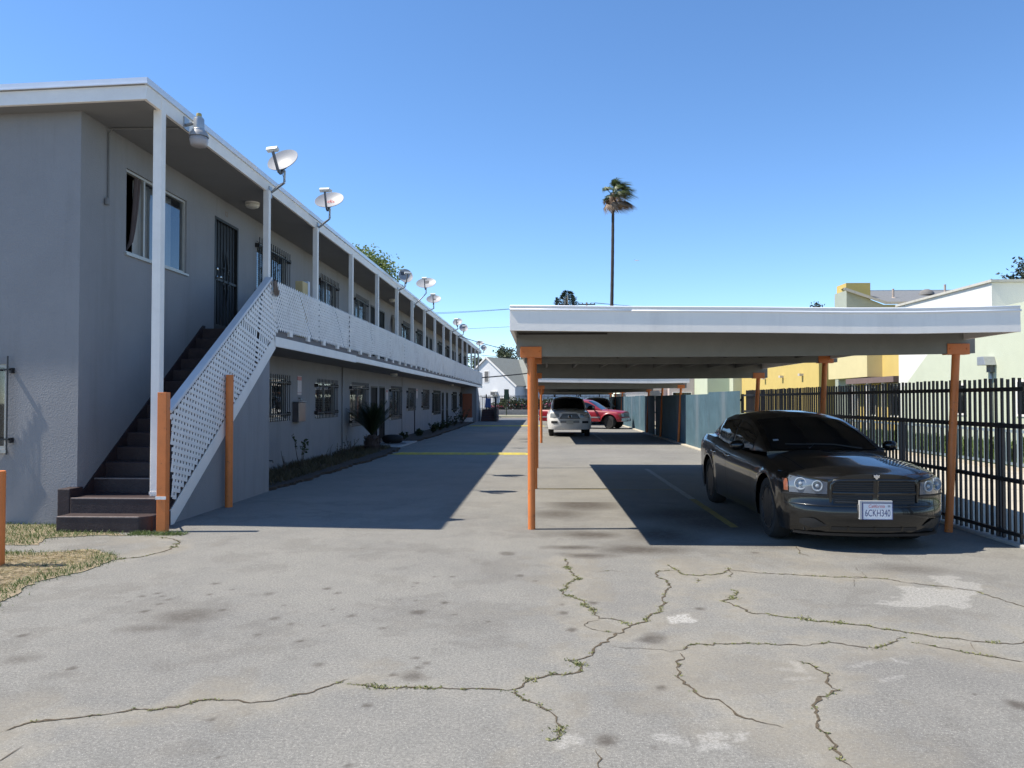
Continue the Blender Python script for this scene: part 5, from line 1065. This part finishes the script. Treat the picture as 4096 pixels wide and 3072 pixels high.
# ================================================================== NEIGHBOURS ON THE RIGHT
NW = mk('neighbour_white_stucco', (.66,.65,.60), .9, .04, 1.5, .3, 40); NG = mk('neighbour_pale_green_stucco', (.50,.53,.41), .9, .05, 1.5, .3, 40); NY = mk('neighbour_yellow_stucco', (.56,.42,.135), .9, .05, 1.5, .3, 40); NYL = mk('neighbour_light_yellow_stucco', (.60,.52,.28), .9, .05, 1.5, .3, 40); NP = mk('neighbour_pink_stucco', (.50,.42,.40), .9, .05, 1.5, .3, 40)
SHING = mk('grey_shingle', (.17,.175,.18), .9, .22, 9, .5, 30); NTRIM = mk('neighbour_trim', (.50,.48,.42), .8, .1, 6, dirt=(.22,.18,.15), dscale=6, damt=.6); NGREEN = mk('neighbour_grey_green', (.34,.37,.31), .9, .08, 2)
NX = 13.0
nb = thing('neighbour_white_building', 'white and pale green stucco building beyond the picket fence', 'building', (NX, 25, 0))
obj('wall', MB().box(NX, 24, 22.43, 28.2, -.02, 4.95), NW, nb)
obj('green_panel', MB().prism([(9.0,-.01),(9.0,4.2),(24.2,4.2),(26.15,3.04),(27.5,2.19),(28.0,1.9),(28.0,-.01)], 'x', NX-.02, NX-.002), NG, nb)
obj('near_wall', MB().box(NX+.003, 26, 8.9, 22.42, -.02, 4.2), NG, nb)
obj('tower_block', MB().box(15.2, 26, 19.5, 22.425, 4.21, 7.6), NW, nb)
obj('hopper', MB().box(14.42,14.85,22.12,22.42,4.62,5.0), WHITE, nb, bevel=.02); obj('downspout', MB().box(14.55,14.72,22.25,22.42,.0,4.615), WHITE, nb)
obj('eave', MB().box(NX-.06, 24.2, 22.35, 28.3, 4.955, 5.03), NTRIM, nb)
for y0, y1, z0, z1 in ((23.75,24.45,1.08,2.06),(20.2,21.3,1.10,2.10),(16.2,17.6,1.1,2.1)):
    w = obj('window', MB().box(NX-.05,NX-.021,y0,y0+.06,z0,z1).box(NX-.05,NX-.021,y1-.06,y1,z0,z1).box(NX-.05,NX-.021,y0+.06,y1-.06,z0,z0+.06).box(NX-.05,NX-.021,y0+.06,y1-.06,z1-.06,z1), WHITE, nb)
    obj('pane', MB().box(NX-.035,NX-.024,y0+.06,y1-.06,z0+.06,z1-.06), CGLASS, w)
w = obj('window', MB().box(NX-.03,NX-.004,24.35,25.3,3.4,4.38), WHITE, nb); obj('pane', MB().box(NX-.035,NX-.031,24.40,25.25,3.45,4.33), CGLASS, w)
t = thing('wall_lamp', 'grey box lamp on a conduit on the pale green wall', 'lamp', (NX-.1, 22.4, 1.0))
obj('pole', MB().tube([(NX-.06,22.4,.9),(NX-.06,22.4,2.55)], .03, 8), GALV, t, True); obj('lamp_box', MB().prism([(22.2,2.55),(22.6,2.55),(22.6,2.80),(22.3,2.80)], 'x', NX-.35, NX-.022), GALV, t, bevel=.01); obj('junction', MB().box(NX-.14,NX-.022,22.3,22.5,2.35,2.548), mk('box_dark', (.12,.12,.12), .6), t)
t = thing('round_wall_light', 'round bulkhead light high on the white wall at right', 'lamp', (14.0, 22.3, 4.0)); M = Matrix.Translation((14.35, 22.42, 4.10)) @ RX
obj('ring', MB().lathe([(.18,-.0),(.18,.06),(.14,.08),(.135,.05)], 20, M), IRON, t, 40); obj('lens', MB().lathe([(.135,.01),(.12,.06),(.06,.09),(0,.1)], 20, M), LAMPW, t, True)
# grey shingled roof behind, with its yellow chimney block
rb = thing('neighbour_roof_building', 'grey shingled roof with vent pipes behind the white building', 'building', (17, 36, 0))
obj('wall', MB().prism([(13.45,0),(30,0),(30,5.75),(15.05,5.75),(13.45,6.40)], 'y', 34.02, 35.40), NGREEN, rb)
obj('roof', MB().add([(13.3,33.9,6.50),(15.1,33.9,5.86),(30,33.9,5.9),(30,38.2,6.95),(14.7,38.2,6.95)], [(0,1,2,3,4)]).add([(13.3,33.9,6.40),(15.1,33.9,5.76),(30,33.9,5.8),(30,33.9,5.9),(15.1,33.9,5.86),(13.3,33.9,6.50)], [(0,1,2,3,4,5)]), SHING, rb)
obj('ridge', MB().box(14.7, 30, 38.2, 38.4, 6.90, 6.99), NTRIM, rb); obj('fascia', MB().bar((13.28,33.86,6.45),(15.1,33.86,5.81),.04,.12).bar((15.1,33.86,5.81),(30,33.86,5.85),.04,.10), NTRIM, rb)
for x, y, z, h in ((16.1,35.4,6.2,.45),(19.0,36.5,6.5,.5)): obj('vent_pipe', MB().lathe([(.16,0),(.05,.06),(.05,h)], 10, Matrix.Translation((x,y,z))), mk('rusty_pipe', (.42,.34,.28), .8, .2, 8), rb, 40)
obj('roof_vent', MB().lathe([(.34,0),(.33,.10),(.24,.22),(.10,.28),(0,.29)], 18, Matrix.Translation((18.1,36.4,6.48))), mk('vent_grey', (.17,.16,.15), .8, .2, 6), rb, 40)
yb = thing('neighbour_yellow_building', 'yellow stucco building with projecting boxes behind the carport', 'building', (NX, 36, 0))
obj('wall', MB().box(NX+.6, 24, 28.25, 33.98, -.02, 4.6).box(NX, 22, 36.2, 50, -.02, 3.6), NY, yb)
obj('bay', MB().box(NX, NX+3.0, 30.9, 35.0, 2.48, 4.4), NYL, yb);
obj('chimney', MB().box(14.0, 15.1, 35.45, 36.56, 4.2, 6.94), NY, yb)
for y in (38.3,41.4,44.6): obj('scupper', MB().box(NX-.2, NX+.05, y, y+.25, 2.75, 2.87), mk('scupper_metal', (.55,.5,.42), .6), yb)
for y0, y1, z0, z1 in ((29.0,30.3,.9,2.2),(31.4,32.6,.9,2.1),(33.2,34.3,.9,2.1)): w = obj('window', MB().box(NX+.56,NX+.598,y0,y1,z0,z1), WHITE, yb); obj('pane', MB().box(NX+.54,NX+.558,y0+.07,y1-.07,z0+.07,z1-.07), CGLASS, w)
obj('door_canopy', MB().box(NX-.02, NX+.58, 28.6, 33.0, 2.22, 2.44), mk('brown_fascia', (.16,.11,.10), .7), yb)
for y in (29.6,31.0,32.4): obj('column', MB().box(NX+.05,NX+.18,y,y+.14,-.02,2.215), WHITE, yb)
pb = thing('neighbour_green_building', 'pale green stucco block left of the yellow building', 'building', (12, 52, 0)); obj('wall', MB().box(11.0, 20, 51, 58, -.02, 5.5), mk('pale_green_far', (.48,.53,.40), .9, .05, 1), pb); obj('return', MB().box(12.45,20,50.03,50.99,-.02,5.5), NG, pb)
pk_ = thing('neighbour_pink_building', 'pale pink stucco building at the end of the fence', 'building', (9, 56, 0)); obj('wall', MB().box(5.9, 14, 56.2, 57.9, -.02, 4.4), NP, pk_); obj('band', MB().box(5.85, 14, 56.10, 56.19, 2.28, 2.36), NTRIM, pk_); obj('lean_to', MB().box(9.2,10.98,55.3,56.09,-.02,3.2), NP, pk_)
for x0, x1 in ((6.9,8.9),(9.4,10.8)): w = obj('window', MB().box(x0,x1,(55.25 if x0 > 9 else 56.15),(55.29 if x0 > 9 else 56.19),1.5,2.12), WHITE, pk_); obj('pane', MB().box(x0+.06,x1-.06,(55.23 if x0 > 9 else 56.13),(55.245 if x0 > 9 else 56.145),1.55,2.07), CGLASS, w)
# the neighbour's low metal fence in front of the grass
t = thing('low_fence', 'low blue grey metal fence in front of the neighbour lawn', 'fence', (10.4, 20, 0)); FB = mk('low_fence_paint', (.17,.22,.25), .5, .1, 6); m = MB()
for z in (.14,.86): obj('rail', MB().box(10.375,10.425,6,48,z-.03,z+.03), FB, t)
b0 = obj('baluster', MB().box(10.39,10.41,12.0,12.02,.172,.828), FB, t)
for k in range(1, 170): inst(b0, t, (0, .14*k, 0))
p0 = obj('fence_post', MB().box(10.36,10.44,12.05,12.13,-.02,.95), FB, t)
for k in range(1, 10): inst(p0, t, (0, 2.45*k, 0))
obj('kerb', MB().box(10.30,10.46,6,48,-.03,.08), CONC, t)
gm = MB()
for _ in range(9000): x = 10.5+2.4*rng.random(); y = rng.uniform(14,30); blade(gm, x, y, .05+.29*min(1,(x-10.46)/2.44), rng.uniform(.06,.20), .014, .06)
stuff(tag(obj('neighbour_grass', gm, GRASS, fix=False), 'green lawn growing behind the low metal fence', 'grass'))
shrub('corner_shrub', 'small leafy shrub behind the low fence at right', 10.9, 18.2, .08, .8, .8, 10, 40, leafmat('shrub_leaf', (.05,.08,.02), (.14,.17,.05)), ls=.12, bare=.15)
shrub('dry_vine', 'bare twig growing at the foot of the picket fence', 5.22, 8.05, .0, .55, .25, 2, 6, LEAFP, ls=.04)

# ================================================================== TREES
TRUNK = mk('tree_bark', (.10,.08,.062), .95, .3, 6, .7, 20)
def tree(name, label, x, y, h, crown_z, rx, rz, n, ls, lm, seed, nclump=26, trunk_r=.18, cone=False, grp=None, lean=0):
    r = random.Random(seed); t = thing(name, label, 'tree', (x, y, 0), grp); tm = MB(); pts = [(x,y,-.05),(x+lean*.3+r.gauss(0,.05),y,crown_z*.4),(x+lean*.7,y+r.gauss(0,.1),crown_z*.8),(x+lean,y,crown_z+rz*.4)]
    tm.tube(pts, [trunk_r,trunk_r*.8,trunk_r*.6,trunk_r*.2], 9); lf = MB(); cl = []
    for k in range(nclump):
        while True:
            a, b, c = r.uniform(-1,1), r.uniform(-1,1), r.uniform(-1,1)
            if a*a+b*b+c*c < 1 and a*a+b*b+c*c > .12: break
        f = (1-.8*(c+1)/2) if cone else 1
        cc = Vector((x+lean+a*rx*f, y+b*rx*f, crown_z+c*rz)); cl.append(cc); tm.tube([pts[2 if c < .2 else 3], tuple(Vector(pts[2]).lerp(cc,.6)+Vector((0,0,.1))), tuple(cc)], [trunk_r*.3,trunk_r*.15,.01], 5)
    for i in range(n):
        c = cl[r.randrange(nclump)]; s_ = (rx*.30 if not cone else rx*.22); p = c+Vector((r.gauss(0,s_), r.gauss(0,s_), r.gauss(0,s_*.75))); leaf(lf, p, (r.gauss(0,1), r.gauss(0,1), r.gauss(-.2,.7)), ls*r.uniform(.6,1.4), ls*.30, r)
    obj('trunk', tm, TRUNK, t, True); obj('crown', lf, lm, t, fix=False); return t
TL1 = leafmat('broadleaf_green', (.055,.10,.022), (.15,.20,.06), .5, .3); TL2 = leafmat('dark_conifer', (.012,.024,.014), (.035,.05,.025), .6, .1); TL3 = leafmat('grey_green_leaf', (.04,.06,.03), (.10,.12,.06), .6, .2)
tree('street_tree', 'green leafy tree rising behind the apartment roof', -10.85, 45, 10.4, 8.55, 1.55, 1.9, 10000, .20, leafmat('fresh_green_leaf', (.09,.15,.035), (.24,.29,.09), .5, .35), 3, 34, .22)
tree('street_tree', 'tree seen between the last balcony posts', -8.2, 66, 6, 4.4, 1.8, 1.8, 1800, .30, TL1, 13, 20, .15)
tree('far_tree', 'left dark treetop above the white house roof', -6.5, 132, 10.8, 8.9, 1.5, 1.9, 900, .5, TL3, 4, 18, .2, grp='treetops above the house')
tree('far_tree', 'right broader dark treetop above the white house roof', -2.6, 132, 11.4, 9.2, 2.3, 2.2, 1300, .5, TL3, 5, 22, .2, grp='treetops above the house')
tree('far_tree', 'small treetop peeping past the far end of the roof', -11.3, 132, 9.7, 8.3, 1.3, 1.3, 500, .5, TL3, 9, 12, .2, grp='treetops above the house')
tree('far_tree', 'dark conifer tip above the carport roof near the yellow chimney', 53.4, 150, 20.5, 16.5, 2.2, 4.0, 1200, .6, TL2, 6, 26, .3, True)
tree('far_tree', 'dark tree at the right edge behind the white building', 38.5, 60, 12.4, 9.9, 2.0, 2.2, 6000, .28, TL2, 8, 26, .25)
# palm
px_, py_ = 8.35, 95.0; t = thing('palm_tree', 'tall thin fan palm with a windblown crown against the sky', 'tree', (px_, py_, 0)); m = MB(); pts = []; rad = []
for i in range(40): z = 27.0*i/39; pts.append((px_+.25*math.sin(z/14)+.012*z, py_, z)); rad.append(.26-.10*i/39+.014*(i % 2)+(.12 if i > 36 else 0))
m.tube(pts, rad, 12); obj('trunk', m, mk('palm_trunk', (.060,.048,.042), .95, .3, 8, .6, 10), t, True); top = Vector(pts[-1])
def fan(m, p, d, l, r, droop=.5, wind=.45):
    d = Vector(d).normalized(); s_ = d.cross(Vector((0,0,1))).normalized(); k = p+d*l*.42
    m.bar(p, k, .045, .03)
    for i in range(17):
        a = -1.15+2.3*i/16; dd = (d*math.cos(a)+s_*math.sin(a)).normalized(); L_ = l*.60*(1-.25*abs(a)/1.15)*r.uniform(.85,1.1)
        q = k+dd*L_*.55+Vector((wind*.12*l,0,-droop*.08*l)); e_ = k+dd*L_*.9+Vector((wind*.42*l,0,-droop*.36*l)); w_ = dd.cross(Vector((0,0,1))); w_ = (w_ if w_.length > .05 else Vector((1,0,0))).normalized()*.065
        m.add([k-w_*.4, k+w_*.4, q+w_, q-w_, e_], [(0,1,2,3),(3,2,4)])
r = random.Random(5); g1, g2 = MB(), MB()
for k in range(38):
    a = r.uniform(0,6.28); el = r.uniform(-.15,1.35); fan(g1, top+Vector((0,0,.15)), (math.cos(a)*math.cos(el)+.40, math.sin(a)*math.cos(el), math.sin(el)), r.uniform(2.4,3.3), r, .7, .6)
for k in range(20):
    a = r.uniform(0,6.28); el = r.uniform(-.6,.05); fan(g2, top+Vector((0,0,-.25)), (math.cos(a)*math.cos(el)+.55, math.sin(a)*math.cos(el), math.sin(el)), r.uniform(1.8,2.8), r, .8, .75)
obj('fronds', g1, leafmat('palm_green', (.05,.08,.025), (.15,.18,.07), .45, .25), t, fix=False); obj('dead_fronds', g2, leafmat('palm_dead', (.16,.11,.075), (.34,.25,.18), .8, .15), t, fix=False)
obj('boss', MB().lathe([(.22,-1.3),(.42,-.9),(.46,-.4),(.40,.1),(.15,.4),(0,.45)], 14, Matrix.Translation(top)), mk('palm_boss', (.10,.065,.045), .95, .4, 10, .8, 15), t, True)

# mobile phone mast dressed as a pine, utility pole and wires
t = thing('antenna_mast', 'antenna mast disguised as a dark pine above the carport roof', 'mast', (3.5, 110, 0)); m = MB()
obj('pole', MB().tube([(3.5,110,0),(3.5,110,16.4)], [.30,.20], 10), mk('mast_brown', (.16,.12,.09), .8), t, True)
pan = MB().box(1.95,2.30,109.2,109.5,13.6,16.35); obj('antenna_panel', pan, TL2, t); obj('antenna_panel', MB().box(4.35,4.70,109.2,109.5,13.8,16.5), TL2, t); obj('antenna_panel', MB().box(3.15,3.40,109.0,109.3,14.6,16.2), mk('panel_pale', (.42,.40,.35), .7), t); obj('antenna_panel', MB().box(3.6,3.75,109.0,109.3,14.2,16.6), mk('panel_tan', (.5,.42,.3), .7), t)
r = random.Random(2); lf = MB()
for k in range(1500):
    z = r.uniform(13.4,17.3); w = 1.75 if z < 15.9 else 1.75*(17.5-z)/1.6*.75+.2; a = r.uniform(0,6.28); rr = w*math.sqrt(r.random()); leaf(lf, (3.45+rr*math.cos(a)*.9+(.25 if z > 16 else 0), 110+rr*math.sin(a)*.6, z), (math.cos(a), math.sin(a), .4), r.uniform(.25,.5), .07, r)
obj('false_branches', lf, TL2, t, fix=False); obj('arms', MB().bar((2.1,109.4,15.2),(4.6,109.4,15.2),.08,.08).bar((2.1,109.4,14.2),(4.6,109.4,14.2),.08,.08), GALV, t)
t = thing('utility_pole', 'wooden utility pole with a crossarm above the carport roof', 'utility pole', (6.0, 102, 0)); WOOD = mk('pole_wood', (.10,.085,.07), .9, .2, 6)
obj('pole', MB().tube([(6,102,0),(6,102,14.65)], [.17,.12], 10), WOOD, t, True); obj('crossarm', MB().box(4.85,7.15,101.9,102.02,14.30,14.45), WOOD, t)
for x in (4.95,5.45,6.55,7.05): obj('insulator', MB().lathe([(.05,14.452),(.07,14.52),(.03,14.60),(0,14.62)], 8, Matrix.Translation((x,101.95,0))), TL3, t)
obj('transformer', MB().lathe([(.0,13.2),(.24,13.2),(.26,13.3),(.26,14.0),(.2,14.1),(0,14.1)], 12, Matrix.Translation((5.75,101.7,0))), GALV, t, 40)
WIRE = mk('wire_black', (.02,.02,.022), .6)
def wire(pts, r, label, sag=.5, n=16):
    p0, p1 = Vector(pts[0]), Vector(pts[1]); q = [p0.lerp(p1, i/n)-Vector((0,0,sag*4*(i/n)*(1-i/n))) for i in range(n+1)]; tag(obj('overhead_wire', MB().tube(q, r, 5), WIRE, smooth=True), label, 'wire', 'overhead wires')
wire([(5.45,101.95,14.60),(-42,101.95,13.7)], .022, 'upper power line running left from the utility pole', .9); wire([(4.95,101.95,14.60),(-42,101.95,13.3)], .022, 'middle power line running left from the utility pole', .9)
wire([(6,101.95,12.1),(-42,101.95,12.0)], .022, 'lowest power line running left from the utility pole', 1.0)
wire([(6.55,101.95,14.60),(60,103,13.2)], .022, 'upper power line running right from the utility pole', .9); wire([(7.05,101.95,14.60),(60,103,12.8)], .022, 'lower power line running right from the utility pole', .9)
wire([(-4.68,42.5,5.15),(1.6,62,5.3)], .022, 'service cable dropping from the apartment roof towards the street', .35)
wire([(-5.3,57.6,3.2),(1.2,60,3.95)], .045, 'thick twisted cable from the far stairs to the street', .06); wire([(-4.7,58.2,5.0),(2.0,66,5.1)], .018, 'thin cable from the last roof corner to the street', .1)

# ================================================================== THE WHITE HOUSE ACROSS THE STREET
HW = mk('white_painted_brick', (.70,.70,.70), .85, .06, 1.2, .6, 9); HR = mk('grey_green_shingle', (.21,.215,.19), .9, .12, 4, .4, 12)
HRZ = math.radians(-31); hs = thing('white_house', 'white painted brick house with a gable and grey shingle roof', 'house', (-5.7, 78, 0), None, HRZ)
def L(name, m, mat, p=None, **k): return obj(name, m, mat, p or hs, local=True, **k)
gab = [(-3.7,.0),(3.5,.0),(3.5,3.0),(0,5.85),(-3.7,2.95)]
L('gable_wall', MB().prism(gab, 'y', 0, 3), HW); L('front_wall', MB().box(3.51,9.6,2.0,9,0,2.95), HW)
rf = L('roof', MB().add([(0,-.12,6.0),(3.7,-.12,2.98),(3.7,3.0,2.98),(0,6.0,6.0)], [(0,1,2,3)]).add([(0,-.12,6.0),(-3.9,-.12,2.86),(-3.9,6,2.86),(0,6,6.0)], [(0,1,2,3)]).add([(0,6.0,5.98),(2.7,1.6,2.84),(9.9,1.6,2.84),(9.9,6.0,5.98)], [(0,1,2,3)]), HR)
L('rake_board', MB().bar((0,-.13,5.93),(3.72,-.13,2.90),.05,.16).bar((0,-.13,5.93),(-3.92,-.13,2.78),.05,.16), WHITE, rf); L('eave_board', MB().box(3.2,9.9,1.57,1.62,2.70,2.83), WHITE, rf)
w = L('louvre_vent', MB().box(-.30,-.24,-.03,-.002,3.35,4.55).box(.24,.30,-.03,-.002,3.35,4.55).box(-.24,.24,-.03,-.002,3.35,3.41).box(-.24,.24,-.03,-.002,4.49,4.55), WHITE)
for z in np.arange(3.45,4.46,.09): L('slat', MB().bar((-.24,-.02,z),(.24,-.02,z),.05,.02,up=(0,1,1)), mk('louvre_grey', (.35,.35,.36), .7), w)
L('vent_back', MB().box(-.24,.24,-.004,-.001,3.41,4.49), DARK, w)
for x, y in ((1.05,-.001),(4.3,1.999)): a = L('air_conditioner', MB().box(x-.32,x+.32,y-.40,y,2.05,2.42), mk('ac_cream', (.55,.53,.48), .7)); L('ac_grille', MB().box(x-.27,x+.27,y-.412,y-.402,2.09,2.36), mk('ac_dark', (.10,.10,.10), .7, .3, 30), a)
for x0, x1, y in ((1.6,2.6,-.001),(6.5,8.0,1.999)): w = L('window', MB().box(x0,x1,y-.05,y,.9,1.8), WHITE); L('pane', MB().box(x0+.08,x1-.08,y-.058,y-.051,.98,1.72), CGLASS, w)
t = thing('street_fence', 'black iron fence on the low block wall across the street', 'fence', (0, 72, 0)); m = MB()
for k in range(210): x = -14+.125*k; m.box(x-.019,x+.019,72.24,72.275,.62,2.02)
stuff(obj('pickets', m, IRON, t))
for z in (.75,1.85): obj('rail', MB().box(-14,12.2,72.20,72.238,z-.02,z+.02), IRON, t)
fpo = obj('fence_post', MB().box(-13.96,-13.88,72.28,72.36,.6,2.12), IRON, t)
for k in range(1, 13): inst(fpo, t, (2.15*k, 0, 0))
t = thing('block_wall', 'low grey concrete block wall under the street fence', 'wall', (0, 72.2, .14)); m = MB(); blkm = mk('concrete_block', (.33,.32,.30), .95, .12, 2, .3, 20); b0 = None
for row in range(2):
    for k in range(42):
        x = -8.2+.41*k+.2*row
        if b0 is None: b0 = obj('block', MB().box(-8.2,-7.80,72.05,72.24,.142,.385), blkm, t)
        else: inst(b0, t, (x+8.2+0, rng.gauss(0,.004), .25*row))
obj('wall_core', MB().box(-14,12.3,72.06,72.39,.10,.63), mk('mortar', (.26,.25,.235), .95), t)
FL1 = leafmat('hedge_leaf', (.035,.06,.02), (.11,.14,.05)); FLP = leafmat('pink_flower', (.45,.06,.20), (.62,.16,.34), .6, .2); FLR = leafmat('red_flower', (.45,.03,.03), (.6,.08,.05), .6, .2)
def flowerbush(x, label, h, w, fm, nf):
    t = thing('flowering_bush', label, 'bush', (x, 73.1, .15), 'bushes behind the street fence'); lf = MB(); st = MB(); fl = MB()
    for k in range(9): a = rng.uniform(0,6.28); st.tube([(x,73.1,.1),(x+.3*w*math.cos(a),73.1+.2*math.sin(a),h*.5),(x+.7*w*math.cos(a),73.1+.3*math.sin(a),h*.9)], [.03,.02,.008], 5)
    for k in range(900):
        a = rng.uniform(0,6.28); rr = w*math.sqrt(rng.random()); z = .25+h*(rng.random()**.8)*(1-.35*(rr/w)**2); leaf(lf, (x+rr*math.cos(a), 73.1+.5*rr*math.sin(a), z), (rng.gauss(0,1), rng.gauss(-.4,1), rng.gauss(.2,.7)), rng.uniform(.12,.26), .06)
    for k in range(nf): a = rng.uniform(0,6.28); rr = w*rng.random(); leaf(fl, (x+rr*math.cos(a), 72.65, .5+h*.5*rng.random()), (rng.gauss(0,1), -1, rng.gauss(0,1)), .16, .08)
    obj('stems', st, BARK, t, True); obj('foliage', lf, FL1, t, fix=False)
    if nf: stuff(obj('flowers', fl, fm, t, fix=False))
for x, lb, h, w, fm, nf in ((-4.4,'bush with pink flowers beside the brown steps',1.0,.9,FLP,70),(-3.1,'tall bush with a few red flowers by the dark green sign',1.7,.9,FLR,14),(-1.9,'dark leafy bush left of the orange posts',1.5,.8,FLP,6),(-.6,'tall leafy bush hidden partly by the front carport post',1.6,.7,FLP,24),(.6,'flowering bush just left of the white suv',1.5,.8,FLP,40),(2.6,'low bush behind the white suv',1.2,.9,FLP,20)): flowerbush(x, lb, h, w, fm, nf)
t = thing('green_street_sign', 'dark green sign on a post in front of the street fence', 'sign', (-3.3, 70.6, .14)); obj('post', MB().tube([(-3.3,70.6,.1),(-3.3,70.6,2.0)], .05, 8), TL2, t); obj('panel', MB().prism([(-3.52,1.75),(-3.46,1.62),(-3.14,1.62),(-3.08,1.75),(-3.08,2.55),(-3.52,2.55)], 'y', 70.52, 70.545), mk('sign_dark_green', (.02,.045,.025), .5), t, bevel=.01)
# brown steps with their iron railing, and a blue folding chair on top
t = thing('entry_steps', 'brown painted steps with a black railing at the driveway end', 'steps', (-3.8, 55, 0)); BR2 = mk('brown_brick_paint', (.085,.045,.040), .8, .15, 4, .3, 20)
for k in range(5): obj('step', MB().box(-4.44,-3.42,55.0+.28*k,56.9,.175*k-.02 if k == 0 else .175*k+.001,.175*(k+1)), BR2, t, bevel=.01)
obj('cheek_wall', MB().box(-3.41,-3.24,54.9,56.9,-.02,.92), BR2, t, bevel=.01); obj('cheek_post', MB().box(-3.43,-3.27,54.62,54.78,-.02,1.72), IRONB, t)
m = MB()
for x in np.arange(-4.45,-3.4,.12): m.box(x-.012,x+.012,56.70,56.724,.876,1.75)
m.box(-4.5,-3.27,56.69,56.73,1.72,1.76); m.bar((-3.35,54.7,1.70),(-3.35,56.7,1.74),.03,.03); obj('railing', m, IRON, t)
t = thing('blue_board', 'blue striped panel tied to the railing above the brown steps', 'panel', (-3.95, 56.6, .88)); obj('sheet', MB().prism([(-4.28,.98),(-3.80,.98),(-3.84,1.68),(-4.22,1.70)], 'y', 56.63, 56.66), mk('blue_cloth', (.06,.11,.28), .7, .1, 4), t)
for k in range(4): x = -4.2+.11*k; obj('stripe', MB().box(x,x+.05,56.622,56.628,1.02,1.64), mk('pale_blue_cloth', (.16,.22,.40), .7), t)
# airliner high in the distance
t = thing('airliner', 'tiny white airliner flying over the right of the palm', 'airplane', (0,0,0)); d = ray(2548, 1042); D = 5200; t.location = Vector(camo.location)+Vector(d)*D; t.rotation_euler = (0, 0, math.radians(100)); AW = mk('airliner_white', (.75,.75,.75), .5)
obj('fuselage', MB().tube([(0,-17,0),(0,-15,.3),(0,-11,.3),(0,12,.3),(0,17,1.2)], [.3,1.4,2.0,2.0,.4], 12), AW, t, True, local=True); obj('wing', MB().prism([(-17,5),(-16.5,6.5),(0,1.5),(16.5,6.5),(17,5),(2,-4),(-2,-4)], 'z', -.9, -.4), AW, t, local=True); obj('tail_fin', MB().prism([(11,2),(16,7.5),(18,7.5),(16.5,1.5)], 'x', -.2, .2), mk('airliner_tail', (.35,.4,.5), .5), t, local=True); obj('tailplane', MB().prism([(-6,17),(-6,18.2),(6,18.2),(6,17),(0,13.5)], 'z', 1.0, 1.3), AW, t, local=True)
